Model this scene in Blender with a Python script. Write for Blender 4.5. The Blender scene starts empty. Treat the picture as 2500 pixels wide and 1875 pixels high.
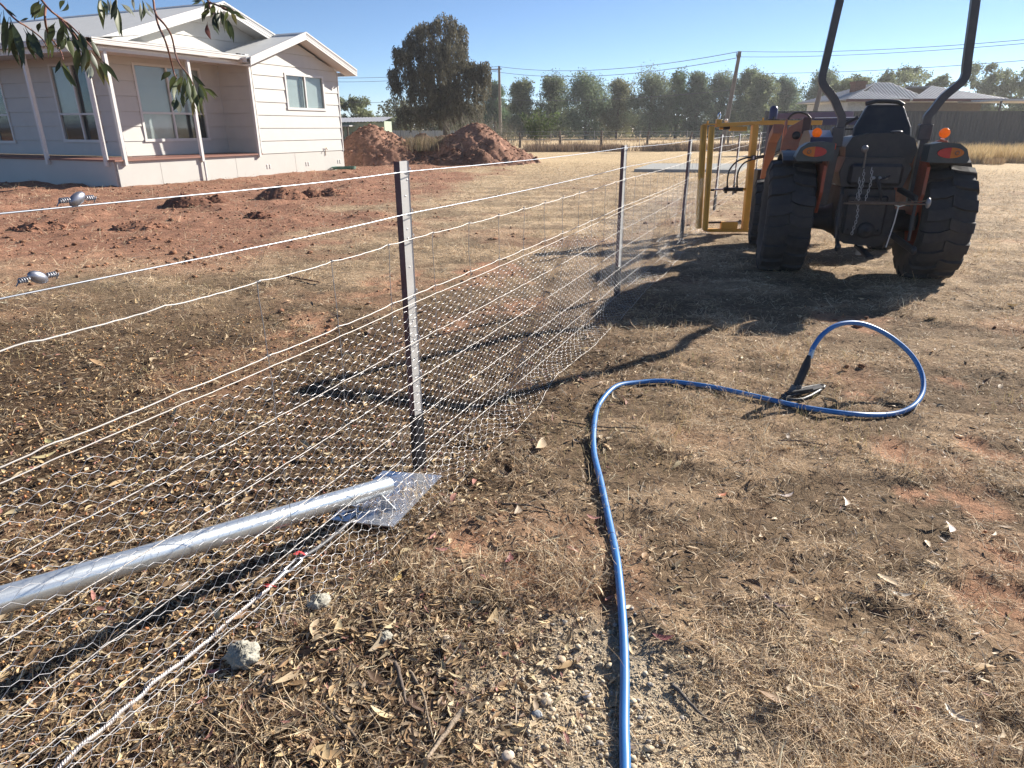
import bpy, math, random
import numpy as np
from mathutils import Vector, Matrix
R = math.radians
SC = bpy.context.scene
COL = SC.collection
rng = np.random.default_rng(7)
random.seed(7)

# ---------------------------------------------------------------- camera, sky, sun, exposure
CAM_H, FPX, TILT = 1.6, 1620.0, math.atan(627 / 1620)
cd = bpy.data.cameras.new('camera')
cd.sensor_width = 36.0
cd.lens = 36.0 * FPX / 2500
cd.clip_start, cd.clip_end = 0.05, 20000
cam = bpy.data.objects.new('camera', cd)
COL.objects.link(cam)
cam.location = (0, 0, CAM_H)
cam.rotation_euler = (math.pi / 2 - TILT, 0, 0)
SC.camera = cam

SUN_EL, SUN_BEAR = R(26.3), math.atan2(0.795, 0.607)      # bearing measured from +Y towards +X
SUN_DIR = Vector((math.sin(SUN_BEAR) * math.cos(SUN_EL), math.cos(SUN_BEAR) * math.cos(SUN_EL), math.sin(SUN_EL)))
w = bpy.data.worlds.new('World')
SC.world = w
w.use_nodes = True
nt = w.node_tree
sky = nt.nodes.new('ShaderNodeTexSky')
sky.sky_type = 'NISHITA'
sky.sun_disc = False
sky.sun_elevation = SUN_EL
sky.sun_rotation = SUN_BEAR
sky.altitude = 1200
sky.air_density = 0.7
sky.dust_density = 0.0
sky.ozone_density = 3.6
bg = nt.nodes['Background']
bg.inputs['Strength'].default_value = 0.065
nt.links.new(sky.outputs['Color'], bg.inputs['Color'])
sl = bpy.data.lights.new('sun', 'SUN')
sl.energy = 5.0
sl.angle = R(0.53)
sl.color = (1.0, 0.93, 0.83)
so = bpy.data.objects.new('sun', sl)
COL.objects.link(so)
so.rotation_euler = SUN_DIR.to_track_quat('Z', 'Y').to_euler()
SC.view_settings.view_transform = 'Standard'
SC.view_settings.look = 'None'
SC.view_settings.exposure = 1.15
SC.view_settings.gamma = 1.0
SC.render.engine = 'CYCLES'
SC.cycles.max_bounces = 6
SC.cycles.transparent_max_bounces = 12
SC.cycles.sample_clamp_indirect = 6.0
SC.cycles.use_denoising = True
SC.cycles.denoiser = 'OPENIMAGEDENOISE'
SC.cycles.denoising_prefilter = 'ACCURATE'
SC.cycles.denoising_input_passes = 'RGB_ALBEDO_NORMAL'

# ---------------------------------------------------------------- measuring: a photo pixel (2500 wide) to a point in the place
def ray(u, v):
    x, y = (u - 1250) / FPX, -(v - 937.5) / FPX
    return np.array([x, math.cos(TILT) + y * math.sin(TILT), -math.sin(TILT) + y * math.cos(TILT)])
def gnd(u, v, z=0.0):
    d = ray(u, v)
    return np.array([0, 0, CAM_H]) + d * ((z - CAM_H) / d[2])
def aty(u, v, y):
    d = ray(u, v)
    return np.array([0, 0, CAM_H]) + d * (y / d[1])
DS = 2500 / 2212
def gd(u, v, z=0.0): return gnd(u * DS, v * DS, z)

# ---------------------------------------------------------------- materials
MATS = {}
def M(name, col, rough=0.6, metal=0.0, var=0.18, scale=6.0, bump=0.0, bscale=None, spec=0.5, dirt=None, dirtamt=0.5, stretch=None, coat=0.0, transl=0.0, attr=False):
    if name in MATS: return MATS[name]
    m = bpy.data.materials.new(name)
    m.use_nodes = True
    n, l = m.node_tree.nodes, m.node_tree.links
    b = n['Principled BSDF']
    b.inputs['Roughness'].default_value = rough
    b.inputs['Metallic'].default_value = metal
    b.inputs['Specular IOR Level'].default_value = spec
    b.inputs['Coat Weight'].default_value = coat
    tc = n.new('ShaderNodeTexCoord')
    src = tc.outputs['Object']
    if stretch:
        mp = n.new('ShaderNodeMapping'); mp.inputs['Scale'].default_value = stretch
        l.new(src, mp.inputs['Vector']); src = mp.outputs['Vector']
    nz = n.new('ShaderNodeTexNoise')
    nz.inputs['Scale'].default_value = scale; nz.inputs['Detail'].default_value = 6; nz.inputs['Roughness'].default_value = 0.65
    l.new(src, nz.inputs['Vector'])
    mr = n.new('ShaderNodeMapRange')
    mr.inputs['From Min'].default_value = 0.25; mr.inputs['From Max'].default_value = 0.75
    mr.inputs['To Min'].default_value = 1 - var; mr.inputs['To Max'].default_value = 1 + var
    l.new(nz.outputs['Fac'], mr.inputs['Value'])
    mx = n.new('ShaderNodeMix'); mx.data_type = 'RGBA'; mx.blend_type = 'MULTIPLY'; mx.inputs[0].default_value = 1.0
    if attr:
        at = n.new('ShaderNodeAttribute'); at.attribute_name = 'Col'
        l.new(at.outputs['Color'], mx.inputs[6])
    else:
        mx.inputs[6].default_value = (*col, 1)
    l.new(mr.outputs['Result'], mx.inputs[7])
    out = mx.outputs[2]
    if dirt:
        n2 = n.new('ShaderNodeTexNoise'); n2.inputs['Scale'].default_value = scale * 0.45; n2.inputs['Detail'].default_value = 8; n2.inputs['Roughness'].default_value = 0.7
        l.new(src, n2.inputs['Vector'])
        r2 = n.new('ShaderNodeMapRange'); r2.inputs['From Min'].default_value = 0.45; r2.inputs['From Max'].default_value = 0.7; r2.inputs['To Max'].default_value = dirtamt
        l.new(n2.outputs['Fac'], r2.inputs['Value'])
        m2 = n.new('ShaderNodeMix'); m2.data_type = 'RGBA'; m2.inputs[7].default_value = (*dirt, 1)
        l.new(r2.outputs['Result'], m2.inputs[0]); l.new(out, m2.inputs[6]); out = m2.outputs[2]
        rr = n.new('ShaderNodeMapRange'); rr.inputs['To Min'].default_value = rough; rr.inputs['To Max'].default_value = min(1, rough + 0.3)
        l.new(r2.outputs['Result'], rr.inputs['Value']); l.new(rr.outputs['Result'], b.inputs['Roughness'])
    l.new(out, b.inputs['Base Color'])
    if bump:
        n3 = n.new('ShaderNodeTexNoise'); n3.inputs['Scale'].default_value = bscale or scale * 3; n3.inputs['Detail'].default_value = 6
        l.new(src, n3.inputs['Vector'])
        bp = n.new('ShaderNodeBump'); bp.inputs['Strength'].default_value = bump; bp.inputs['Distance'].default_value = 0.02
        l.new(n3.outputs['Fac'], bp.inputs['Height']); l.new(bp.outputs['Normal'], b.inputs['Normal'])
    if transl:
        tr = n.new('ShaderNodeBsdfTranslucent'); l.new(out, tr.inputs['Color'])
        ms = n.new('ShaderNodeMixShader'); ms.inputs[0].default_value = transl
        l.new(b.outputs[0], ms.inputs[1]); l.new(tr.outputs[0], ms.inputs[2])
        l.new(ms.outputs[0], n['Material Output'].inputs['Surface'])
    MATS[name] = m
    return m

def glass_mat():
    m = bpy.data.materials.new('window glass'); m.use_nodes = True
    n, l = m.node_tree.nodes, m.node_tree.links
    n.remove(n['Principled BSDF'])
    g = n.new('ShaderNodeBsdfGlossy'); g.inputs['Roughness'].default_value = 0.01
    t = n.new('ShaderNodeBsdfTransparent'); t.inputs['Color'].default_value = (0.78, 0.82, 0.82, 1)
    lw = n.new('ShaderNodeLayerWeight'); lw.inputs['Blend'].default_value = 0.5
    pw = n.new('ShaderNodeMath'); pw.operation = 'POWER'; pw.inputs[1].default_value = 3.0; l.new(lw.outputs['Facing'], pw.inputs[0])
    f = n.new('ShaderNodeMapRange'); f.inputs['To Min'].default_value = 0.05; f.inputs['To Max'].default_value = 0.38; l.new(pw.outputs[0], f.inputs['Value'])
    x = n.new('ShaderNodeMixShader')
    l.new(f.outputs[0], x.inputs[0]); l.new(t.outputs[0], x.inputs[1]); l.new(g.outputs[0], x.inputs[2])
    l.new(x.outputs[0], n['Material Output'].inputs['Surface'])
    return m

# ---------------------------------------------------------------- objects
def link(o, parent=None):
    COL.objects.link(o)
    if parent is not None: o.parent = parent
    return o
def tag(o, label=None, cat=None, group=None, kind=None):
    if label: o['label'] = label
    if cat: o['category'] = cat
    if group: o['group'] = group
    if kind: o['kind'] = kind
    return o
def thing(name, label, cat, loc=(0, 0, 0), rz=0.0, group=None):
    o = bpy.data.objects.new(name, None)
    o.empty_display_size = 0.2
    link(o); o.location = loc; o.rotation_euler = (0, 0, rz)
    return tag(o, label, cat, group)
def npmesh(name, verts, faces, mat, parent=None, col=None, smooth=False):
    """verts (n,3) array; faces a list of index arrays, each (k,3) or (k,4)"""
    me = bpy.data.meshes.new(name)
    verts = np.ascontiguousarray(verts, dtype=np.float32)
    me.vertices.add(len(verts)); me.vertices.foreach_set('co', verts.ravel())
    idx = np.concatenate([f.ravel() for f in faces]).astype(np.int32)
    tot = np.concatenate([np.full(len(f), f.shape[1], np.int32) for f in faces])
    st = np.concatenate([[0], np.cumsum(tot)[:-1]]).astype(np.int32)
    me.loops.add(len(idx)); me.loops.foreach_set('vertex_index', idx)
    me.polygons.add(len(tot)); me.polygons.foreach_set('loop_start', st); me.polygons.foreach_set('loop_total', tot)
    if smooth: me.polygons.foreach_set('use_smooth', np.ones(len(tot), bool))
    if col is not None:
        a = me.attributes.new('Col', 'FLOAT_COLOR', 'POINT')
        c = np.ones((len(verts), 4), np.float32); c[:, :3] = col
        a.data.foreach_set('color', c.ravel())
    me.update(calc_edges=True)
    me.materials.append(mat)
    return link(bpy.data.objects.new(name, me), parent)

class MB:
    """collects boxes, tubes, lathes and prisms into one mesh"""
    def __init__(s): s.v = []; s.f = []; s.sm = []; s.mi = []; s.cur = 0
    def add(s, vs, fs, smooth=False):
        o = len(s.v); s.v += [tuple(float(c) for c in p) for p in vs]
        s.f += [tuple(i + o for i in f) for f in fs]; s.sm += [smooth] * len(fs); s.mi += [s.cur] * len(fs)
        return s
    def box(s, a, b, mtx=None, bev=0.0):
        x0, y0, z0 = a; x1, y1, z1 = b
        if bev > 0:
            bev = min(bev, abs(x1 - x0) * .45, abs(y1 - y0) * .45, abs(z1 - z0) * .45)
            vs, fs = [], []
            for xi, (X, dx) in enumerate(((x0, bev), (x1, -bev))):
                for yi, (Yv, dy) in enumerate(((y0, bev), (y1, -bev))):
                    for zi, (Z, dz) in enumerate(((z0, bev), (z1, -bev))):
                        vs += [(X, Yv + dy, Z + dz), (X + dx, Yv, Z + dz), (X + dx, Yv + dy, Z)]
            def I(x, y, z, k): return (x * 4 + y * 2 + z) * 3 + k
            fs = [(I(0,0,0,0),I(0,0,1,0),I(0,1,1,0),I(0,1,0,0)),(I(1,0,0,0),I(1,1,0,0),I(1,1,1,0),I(1,0,1,0)),
                  (I(0,0,0,1),I(1,0,0,1),I(1,0,1,1),I(0,0,1,1)),(I(0,1,0,1),I(0,1,1,1),I(1,1,1,1),I(1,1,0,1)),
                  (I(0,0,0,2),I(0,1,0,2),I(1,1,0,2),I(1,0,0,2)),(I(0,0,1,2),I(1,0,1,2),I(1,1,1,2),I(0,1,1,2))]
            for z in (0, 1):
                for y in (0, 1): fs.append((I(0,y,z,1),I(0,y,z,2),I(1,y,z,2),I(1,y,z,1)))
                for x in (0, 1): fs.append((I(x,0,z,0),I(x,0,z,2),I(x,1,z,2),I(x,1,z,0)))
            for x in (0, 1):
                for y in (0, 1): fs.append((I(x,y,0,0),I(x,y,0,1),I(x,y,1,1),I(x,y,1,0)))
            for x in (0, 1):
                for y in (0, 1):
                    for z in (0, 1): fs.append((I(x,y,z,0),I(x,y,z,1),I(x,y,z,2)))
        else:
            vs = [(x, y, z) for x in (x0, x1) for y in (y0, y1) for z in (z0, z1)]
            fs = [(0,1,3,2),(4,6,7,5),(0,4,5,1),(2,3,7,6),(0,2,6,4),(1,5,7,3)]
        if mtx is not None: vs = [mtx @ Vector(p) for p in vs]
        return s.add(vs, fs)
    def bar(s, p, q, w, h, up=(0, 0, 1), bev=0.0):
        """box of section w x h from p to q"""
        p, q = Vector(p), Vector(q); d = q - p; L = d.length; d.normalize()
        u = Vector(up); x = d.cross(u)
        if x.length < 1e-4: x = d.cross(Vector((1, 0, 0)))
        x.normalize(); z = x.cross(d)
        m = Matrix(((x.x, d.x, z.x, p.x), (x.y, d.y, z.y, p.y), (x.z, d.z, z.z, p.z), (0, 0, 0, 1)))
        return s.box((-w / 2, 0, -h / 2), (w / 2, L, h / 2), m, bev)
    def tube(s, pts, r, n=8, caps=True, smooth=True, sq=False, up=None):
        pts = [Vector(p) for p in pts]; k = len(pts)
        rs = r if isinstance(r, (list, tuple)) else [r] * k
        T = []
        for i in range(k):
            t = pts[min(i + 1, k - 1)] - pts[max(i - 1, 0)]
            T.append(t.normalized() if t.length > 1e-9 else Vector((0, 0, 1)))
        a = Vector(up) if up else (Vector((0, 0, 1)) if abs(T[0].z) < 0.9 else Vector((1, 0, 0)))
        nrm = (a - T[0] * a.dot(T[0])).normalized()
        vs, fs = [], []
        for i in range(k):
            nrm = (nrm - T[i] * nrm.dot(T[i]))
            if nrm.length < 1e-6: nrm = T[i].orthogonal()
            nrm.normalize(); bn = T[i].cross(nrm)
            for j in range(n):
                an = 2 * math.pi * (j + (0.5 if sq else 0)) / n
                rr = rs[i] * (1.41421 if sq and n == 4 else 1)
                vs.append(pts[i] + nrm * (math.cos(an) * rr) + bn * (math.sin(an) * rr))
        for i in range(k - 1):
            for j in range(n):
                fs.append((i * n + j, i * n + (j + 1) % n, (i + 1) * n + (j + 1) % n, (i + 1) * n + j))
        s.add(vs, fs, smooth and not sq)
        if caps and n > 2:
            s.add([vs[j] for j in range(n)], [tuple(range(n))[::-1]])
            s.add([vs[(k - 1) * n + j] for j in range(n)], [tuple(range(n))])
        return s
    def lathe(s, prof, n=24, mtx=None, smooth=True, arc=None):
        """prof [(r,z)] turned about z"""
        vs, fs = [], []
        for r, z in prof:
            for j in range(n):
                a = 2 * math.pi * j / n
                vs.append(Vector((r * math.cos(a), r * math.sin(a), z)))
        for i in range(len(prof) - 1):
            for j in range(n):
                fs.append((i * n + j, i * n + (j + 1) % n, (i + 1) * n + (j + 1) % n, (i + 1) * n + j))
        if mtx is not None: vs = [mtx @ p for p in vs]
        return s.add(vs, fs, smooth)
    def prism(s, poly, a, b, axis='y', mtx=None, smooth=False):
        """2D outline pulled from a to b along an axis (poly in the other two axes)"""
        n = len(poly)
        def mk(p, t): return {'y': (p[0], t, p[1]), 'x': (t, p[0], p[1]), 'z': (p[0], p[1], t)}[axis]
        vs = [mk(p, a) for p in poly] + [mk(p, b) for p in poly]
        if mtx is not None: vs = [mtx @ Vector(p) for p in vs]
        s.add(vs, [(i, (i + 1) % n, n + (i + 1) % n, n + i) for i in range(n)], smooth)
        s.add(vs[:n], [tuple(range(n))[::-1]]); s.add(vs[n:], [tuple(range(n))])
        return s
    def ball(s, c, r, n=10, sc=(1, 1, 1), jit=0.0, mtx=None):
        vs, fs = [], []
        rings = max(4, n // 2 + 1)
        for i in range(rings + 1):
            th = math.pi * i / rings
            for j in range(n):
                a = 2 * math.pi * j / n
                k = 1 + (random.uniform(-jit, jit) if jit else 0)
                p = Vector((math.sin(th) * math.cos(a) * r * sc[0] * k, math.sin(th) * math.sin(a) * r * sc[1] * k, math.cos(th) * r * sc[2] * k))
                if mtx is not None: p = mtx @ p
                vs.append(p + Vector(c))
        for i in range(rings):
            for j in range(n):
                fs.append((i * n + j, (i + 1) * n + j, (i + 1) * n + (j + 1) % n, i * n + (j + 1) % n))
        return s.add(vs, fs, True)
    def build(s, name, mat, parent=None, loc=None):
        me = bpy.data.meshes.new(name)
        me.from_pydata(s.v, [], s.f)
        me.polygons.foreach_set('use_smooth', s.sm)
        me.update()
        import bmesh
        bm = bmesh.new(); bm.from_mesh(me); bmesh.ops.recalc_face_normals(bm, faces=bm.faces); bm.to_mesh(me); bm.free()
        for m_ in (mat if isinstance(mat, (list, tuple)) else [mat]): me.materials.append(m_)
        me.polygons.foreach_set('material_index', s.mi)
        o = link(bpy.data.objects.new(name, me), parent)
        if loc is not None: o.location = loc
        return o
def clone(o, parent=None, loc=None, rz=None, label=None):
    c = o.copy(); link(c, parent)
    if loc is not None: c.location = loc
    if rz is not None: c.rotation_euler = (0, 0, rz)
    if label: c['label'] = label
    for ch in list(o.children): clone(ch, c)
    return c

# ---------------------------------------------------------------- noise and ground height
def vnoise(x, y, seed=0):
    xi, yi = np.floor(x).astype(np.int64), np.floor(y).astype(np.int64)
    fx, fy = x - xi, y - yi
    fx, fy = fx * fx * (3 - 2 * fx), fy * fy * (3 - 2 * fy)
    def h(a, b):
        n = (a * 374761393 + b * 668265263 + seed * 1442695041) & 0xffffffff
        n = ((n ^ (n >> 13)) * 1274126177) & 0xffffffff
        return ((n ^ (n >> 16)) & 0xffff) / 65535.0
    return (h(xi, yi) * (1 - fx) + h(xi + 1, yi) * fx) * (1 - fy) + (h(xi, yi + 1) * (1 - fx) + h(xi + 1, yi + 1) * fx) * fy
def fbm(x, y, s=1.0, o=4, seed=0):
    t = 0; a = 0.5; tot = 0
    for k in range(o):
        t = t + a * vnoise(x * s + 17.3 * k, y * s - 9.1 * k, seed + k); tot += a; a *= 0.5; s *= 2.03
    return t / tot
def sst(a, b, x):
    t = np.clip((x - a) / (b - a), 0, 1); return t * t * (3 - 2 * t)
FD = np.array([1.54, 3.67, 0.0]); FD /= np.linalg.norm(FD)      # along the fence, away from the viewer
FN = np.array([FD[1], -FD[0], 0.0])                             # to the right of the fence
FP = np.array([-0.464, 2.929, 0.0])                             # foot of the nearest post
def fence_sd(x, y):
    dx, dy = x - FP[0], y - FP[1]
    return dx * FD[0] + dy * FD[1], dx * FN[0] + dy * FN[1]
TR_O = np.array([3.91, 7.70, 0.0]); TR_A = R(16)                # tractor: middle of the rear axle, bearing
SCUFFS = [(*gd(u, v)[:2], r) for u, v, r in ((1950, 975, .14), (2025, 1005, .16), (2085, 1060, .18), (1995, 1062, .10), (2195, 1245, .20), (2185, 1345, .18), (1850, 850, .14), (1790, 800, .10), (2180, 985, .12), (2100, 950, .10), (1010, 690, .30), (1050, 590, .5), (1130, 660, .3), (860, 610, .5), (2050, 820, .12), (1000, 1190, .12), (1130, 1240, .10), (1840, 690, .3), (650, 700, .3))]
def zones(x, y):
    """weights: red bare earth, dark leaf litter, pale gravel"""
    s, d = fence_sd(x, y)
    n1 = fbm(x, y, 0.55, 4, 3); n2 = fbm(x, y, 2.2, 4, 11); n3 = fbm(x, y, 0.22, 3, 21)
    # bare yard in front of the house
    edge = x + 2.3 - .085 * (y - 10) + (n1 - 0.5) * 5.0 + (n2 - .5) * 1.6
    far = y - (8.2 + (n1 - 0.5) * 4.5)
    red = sst(0.9, -1.6, edge) * sst(-1.6, 1.2, far) * sst(44, 33, y)
    # scuffed patches everywhere, wheel tracks on the right
    patch = sst(0.60, 0.70, fbm(x, y, 0.9, 4, 31)) * sst(28, 12, y) * 0.42
    track = 0.0; wob = (fbm(x, y, 5.0, 4, 41) - .5) * 1.5
    for cx, cy, cr in SCUFFS: track = np.maximum(track, sst(1.15, .55, np.hypot(x - cx, (y - cy) * .75) / cr + wob))
    track = track * (.25 + .75 * sst(.40, .58, fbm(x, y, 9.0, 4, 45)))
    red = np.clip(np.maximum(np.maximum(red, patch * 0.9), track), 0, 1)
    lit = sst(0.9, -0.2, d + (n2 - .5) * 0.8) * sst(8.0, 4.6, y + (n1 - .5) * 3)
    lit = np.maximum(lit, sst(1.6, 0.5, d + (n2 - .5) * .9) * sst(2.7, 1.9, y + (n1 - .5)) * 0.8)
    gx, gy = (x - 0.27) / 0.48, (y - 1.42) / 0.54
    grav = sst(1.15, 0.45, np.sqrt(gx * gx + gy * gy) + (n2 - .5) * 1.1)
    return red, lit * (1 - red * .6), grav
def matw(x, y):
    """matted pale straw (1) against scuffed, thinner ground (0)"""
    a = fbm(x * .72, y * 1.25, 2.1, 4, 401); b = fbm(x * .8, y * 1.3, 6.5, 3, 411)
    return sst(.40, .58, a * .68 + b * .32)
def hgt(x, y):
    x = np.asarray(x, float); y = np.asarray(y, float)
    r = np.sqrt(x * x + y * y)
    h = (fbm(x, y, 0.35, 3, 51) - 0.5) * 0.05
    h = h + (fbm(x, y, 1.6, 3, 61) - 0.5) * 0.030 + (fbm(x, y, 6.0, 3, 71) - 0.5) * 0.020
    h = h + (fbm(x, y, 22.0, 3, 81) - 0.5) * 0.014 * sst(14, 6, r)
    red, lit, grav = zones(x, y)
    yard = red * sst(7, 10, y)
    h = h + .020 * matw(x, y) * (1 - np.clip(red + lit * .6 + grav, 0, 1)) * sst(22, 9, r)
    h = h + yard * (np.maximum(fbm(x, y, 1.1, 4, 91) - 0.5, 0) * 0.30 + (fbm(x, y, 4.0, 3, 95) - .5) * 0.05)
    h = h * sst(400, 80, r)
    return h - 0.01
def hz(x, y): return float(hgt(np.array([x]), np.array([y]))[0])

# ---------------------------------------------------------------- ground: one sheet to the horizon
def ground_color(x, y):
    red, lit, grav = zones(x, y)
    n = fbm(x, y, 1.3, 5, 101)[:, None]; n2 = fbm(x, y, 7.0, 4, 111)[:, None]; nL = fbm(x, y, 0.12, 3, 121)[:, None]
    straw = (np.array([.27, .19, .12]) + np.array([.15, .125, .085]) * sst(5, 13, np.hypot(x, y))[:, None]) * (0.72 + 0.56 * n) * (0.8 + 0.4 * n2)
    soil = np.array([.13, .072, .045])
    straw = straw * (.72 + .50 * matw(x, y)[:, None])
    straw = straw * (1 - .35 * sst(.55, .7, n2)) + soil * .35 * sst(.55, .7, n2)
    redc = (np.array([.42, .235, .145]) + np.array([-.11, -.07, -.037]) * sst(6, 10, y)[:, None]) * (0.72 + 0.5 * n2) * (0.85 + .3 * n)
    litc = np.array([.115, .075, .046]) * (0.6 + 0.8 * n2)
    grc = np.array([.58, .47, .33]) * (0.75 + 0.5 * n2)
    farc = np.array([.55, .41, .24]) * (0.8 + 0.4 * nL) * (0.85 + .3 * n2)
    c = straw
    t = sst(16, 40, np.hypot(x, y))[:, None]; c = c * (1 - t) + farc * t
    for wgt, cc in ((lit, litc), (red, redc), (grav, grc)):
        wgt = np.clip(wgt, 0, 1)[:, None]; c = c * (1 - wgt) + cc * wgt
    return c
def ground_mat():
    m = bpy.data.materials.new('dry earth'); m.use_nodes = True
    n, l = m.node_tree.nodes, m.node_tree.links
    b = n['Principled BSDF']; b.inputs['Roughness'].default_value = 0.95; b.inputs['Specular IOR Level'].default_value = 0.1
    at = n.new('ShaderNodeAttribute'); at.attribute_name = 'Col'
    g = n.new('ShaderNodeNewGeometry')
    def noise(sc, det, vec=None, rough=0.65):
        z = n.new('ShaderNodeTexNoise'); z.inputs['Scale'].default_value = sc; z.inputs['Detail'].default_value = det; z.inputs['Roughness'].default_value = rough
        l.new(vec or g.outputs['Position'], z.inputs['Vector']); return z.outputs['Fac']
    f1 = noise(38, 8, rough=.75); f2 = noise(6.0, 9, rough=.75); f3 = noise(230, 3)
    def rng_(v, a, bb, lo, hi):
        r = n.new('ShaderNodeMapRange'); r.inputs['From Min'].default_value = a; r.inputs['From Max'].default_value = bb
        r.inputs['To Min'].default_value = lo; r.inputs['To Max'].default_value = hi; l.new(v, r.inputs['Value']); return r.outputs['Result']
    def mul(a, c):
        k = n.new('ShaderNodeMath'); k.operation = 'MULTIPLY'; l.new(a, k.inputs[0]); l.new(c, k.inputs[1]); return k.outputs[0]
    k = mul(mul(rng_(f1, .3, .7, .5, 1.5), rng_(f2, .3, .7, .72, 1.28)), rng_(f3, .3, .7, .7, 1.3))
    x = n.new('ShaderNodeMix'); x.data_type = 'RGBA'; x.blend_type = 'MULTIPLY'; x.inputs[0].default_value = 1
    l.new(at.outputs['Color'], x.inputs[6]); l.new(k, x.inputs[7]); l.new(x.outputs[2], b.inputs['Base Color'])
    b1 = n.new('ShaderNodeBump'); b1.inputs['Strength'].default_value = 0.8; b1.inputs['Distance'].default_value = 0.02; l.new(f1, b1.inputs['Height'])
    b2 = n.new('ShaderNodeBump'); b2.inputs['Strength'].default_value = 0.6; b2.inputs['Distance'].default_value = 0.10; l.new(f2, b2.inputs['Height']); l.new(b1.outputs[0], b2.inputs['Normal'])
    l.new(b2.outputs[0], b.inputs['Normal'])
    return m
def build_ground():
    fine = np.arange(-52, 52.01, 0.36)
    ang = np.radians(np.concatenate([fine, np.arange(56, 308, 4.0)]))
    rad = [0.25]
    while rad[-1] < 45: rad.append(rad[-1] * 1.0085)
    while rad[-1] < 6000: rad.append(rad[-1] * 1.06)
    rad = np.array(rad)
    A, Rr = np.meshgrid(ang, rad)
    x, y = (np.sin(A) * Rr).ravel(), (np.cos(A) * Rr).ravel()
    z = hgt(x, y)
    nr, na = len(rad), len(ang)
    i = np.arange(nr - 1)[:, None] * na + np.arange(na)[None, :]
    j = np.arange(nr - 1)[:, None] * na + (np.arange(na)[None, :] + 1) % na
    q = np.stack([i, i + na, j + na, j], -1).reshape(-1, 4)
    x = np.append(x, 0); y = np.append(y, 0); z = np.append(z, -.01)
    t = np.stack([np.arange(na), (np.arange(na) + 1) % na, np.full(na, len(x) - 1)], -1)
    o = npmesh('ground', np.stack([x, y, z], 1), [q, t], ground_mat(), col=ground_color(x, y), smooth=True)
    tag(o, kind='structure')
build_ground()

# ---------------------------------------------------------------- straw, leaf litter, pebbles: nobody could count them
def spread(n, r0, r1, p, half=48):
    """points whose number per square metre falls off as distance to the power p"""
    e = 2 - p
    u = rng.random(n)
    r = (r0 ** e + u * (r1 ** e - r0 ** e)) ** (1 / e)
    a = np.radians(rng.uniform(-half, half, n))
    return r * np.sin(a), r * np.cos(a), r
def strips(x, y, z, L, W, az, el, bend, roll=None):
    """bent blades: five points, one quad and one triangle each"""
    n = len(x)
    d0 = np.stack([np.cos(az) * np.cos(el), np.sin(az) * np.cos(el), np.sin(el)], 1)
    el2 = el - bend
    d1 = np.stack([np.cos(az) * np.cos(el2), np.sin(az) * np.cos(el2), np.sin(el2)], 1)
    sd = np.stack([-np.sin(az), np.cos(az), np.zeros(n)], 1)
    if roll is not None:
        up = np.cross(d0, sd); sd = sd * np.cos(roll)[:, None] + up * np.sin(roll)[:, None]
    p0 = np.stack([x, y, z], 1); p1 = p0 + d0 * (L * .55)[:, None]; p2 = p1 + d1 * (L * .45)[:, None]
    w_ = (W / 2)[:, None]
    v = np.stack([p0 - sd * w_, p0 + sd * w_, p1 + sd * w_ * .9, p1 - sd * w_ * .9, p2], 1).reshape(-1, 3)
    b = np.arange(n)[:, None] * 5
    return v, b + np.array([[0, 1, 2, 3]]), b + np.array([[3, 2, 4]])
STRAW_COLS = np.array([[.70, .54, .35], [.62, .46, .29], [.50, .36, .22], [.66, .53, .37], [.34, .245, .16], [.22, .15, .095], [.56, .44, .31], [.15, .10, .065], [.78, .66, .48]])
LIT_COLS = np.array([[.21, .125, .065], [.30, .19, .10], [.14, .085, .05], [.46, .32, .175], [.36, .28, .18], [.10, .06, .04], [.60, .44, .24], [.24, .175, .115], [.50, .385, .25]])
def build_straw():
    n = 900000
    x, y, r = spread(n, 0.75, 34, 1.62)
    red, lit, grav = zones(x, y)
    mt = matw(x, y); dens = (.30 + .70 * mt) * (1 - .72 * red) * (1 - .80 * grav) * (1 - .45 * np.clip(lit, 0, 1)) * (0.16 + .84 * sst(.36, .56, fbm(x, y, 3.4, 4, 131)) * (.35 + .65 * sst(.38, .55, fbm(x, y, 11.0, 3, 133))))
    k = rng.random(n) < dens
    x, y, r, lit, mt = x[k], y[k], r[k], lit[k], mt[k]
    n = len(x); far = np.clip(r / 6, 1, 4) ** .6
    z = hgt(x, y) + rng.uniform(-.002, .018, n) * (.4 + sst(.42, .6, fbm(x, y, 8.0, 3, 137)))
    tuft = sst(.56, .66, fbm(x, y, 5.0, 3, 141))
    L = rng.gamma(3.2, .0125, n) * (1 + .6 * tuft) * far + .012
    W = rng.uniform(.0009, .0024, n) * (1 + .5 * (r > 4)) * far
    az = rng.uniform(0, 2 * np.pi, n)
    el = np.abs(rng.normal(0, .22, n)) + tuft * rng.random(n) * .9
    v, q, t = strips(x, y, z, L, W, az, np.minimum(el, 1.4), rng.normal(.25, .45, n), rng.uniform(-1, 1, n))
    pk = np.where(rng.random(n) < mt * .75, np.array([0, 1, 3, 6, 8])[rng.integers(0, 5, n)], rng.integers(0, len(STRAW_COLS), n))
    c = np.minimum(STRAW_COLS[pk] * rng.uniform(.85, 1.25, n)[:, None], .85)
    d = LIT_COLS[rng.integers(0, len(LIT_COLS), n)] * rng.uniform(.8, 1.2, n)[:, None]
    isd = (rng.random(n) < .06 + .16 * (1 - mt) + .55 * np.clip(lit, 0, 1))[:, None]
    c = np.where(isd, d, c)
    o = npmesh('dry_grass', v, [q, t], M('straw', (.5, .4, .2), .75, var=.12, scale=3, spec=.25, attr=True, transl=.22), col=np.repeat(c, 5, 0))
    tag(o, kind='stuff')
build_straw()
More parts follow.
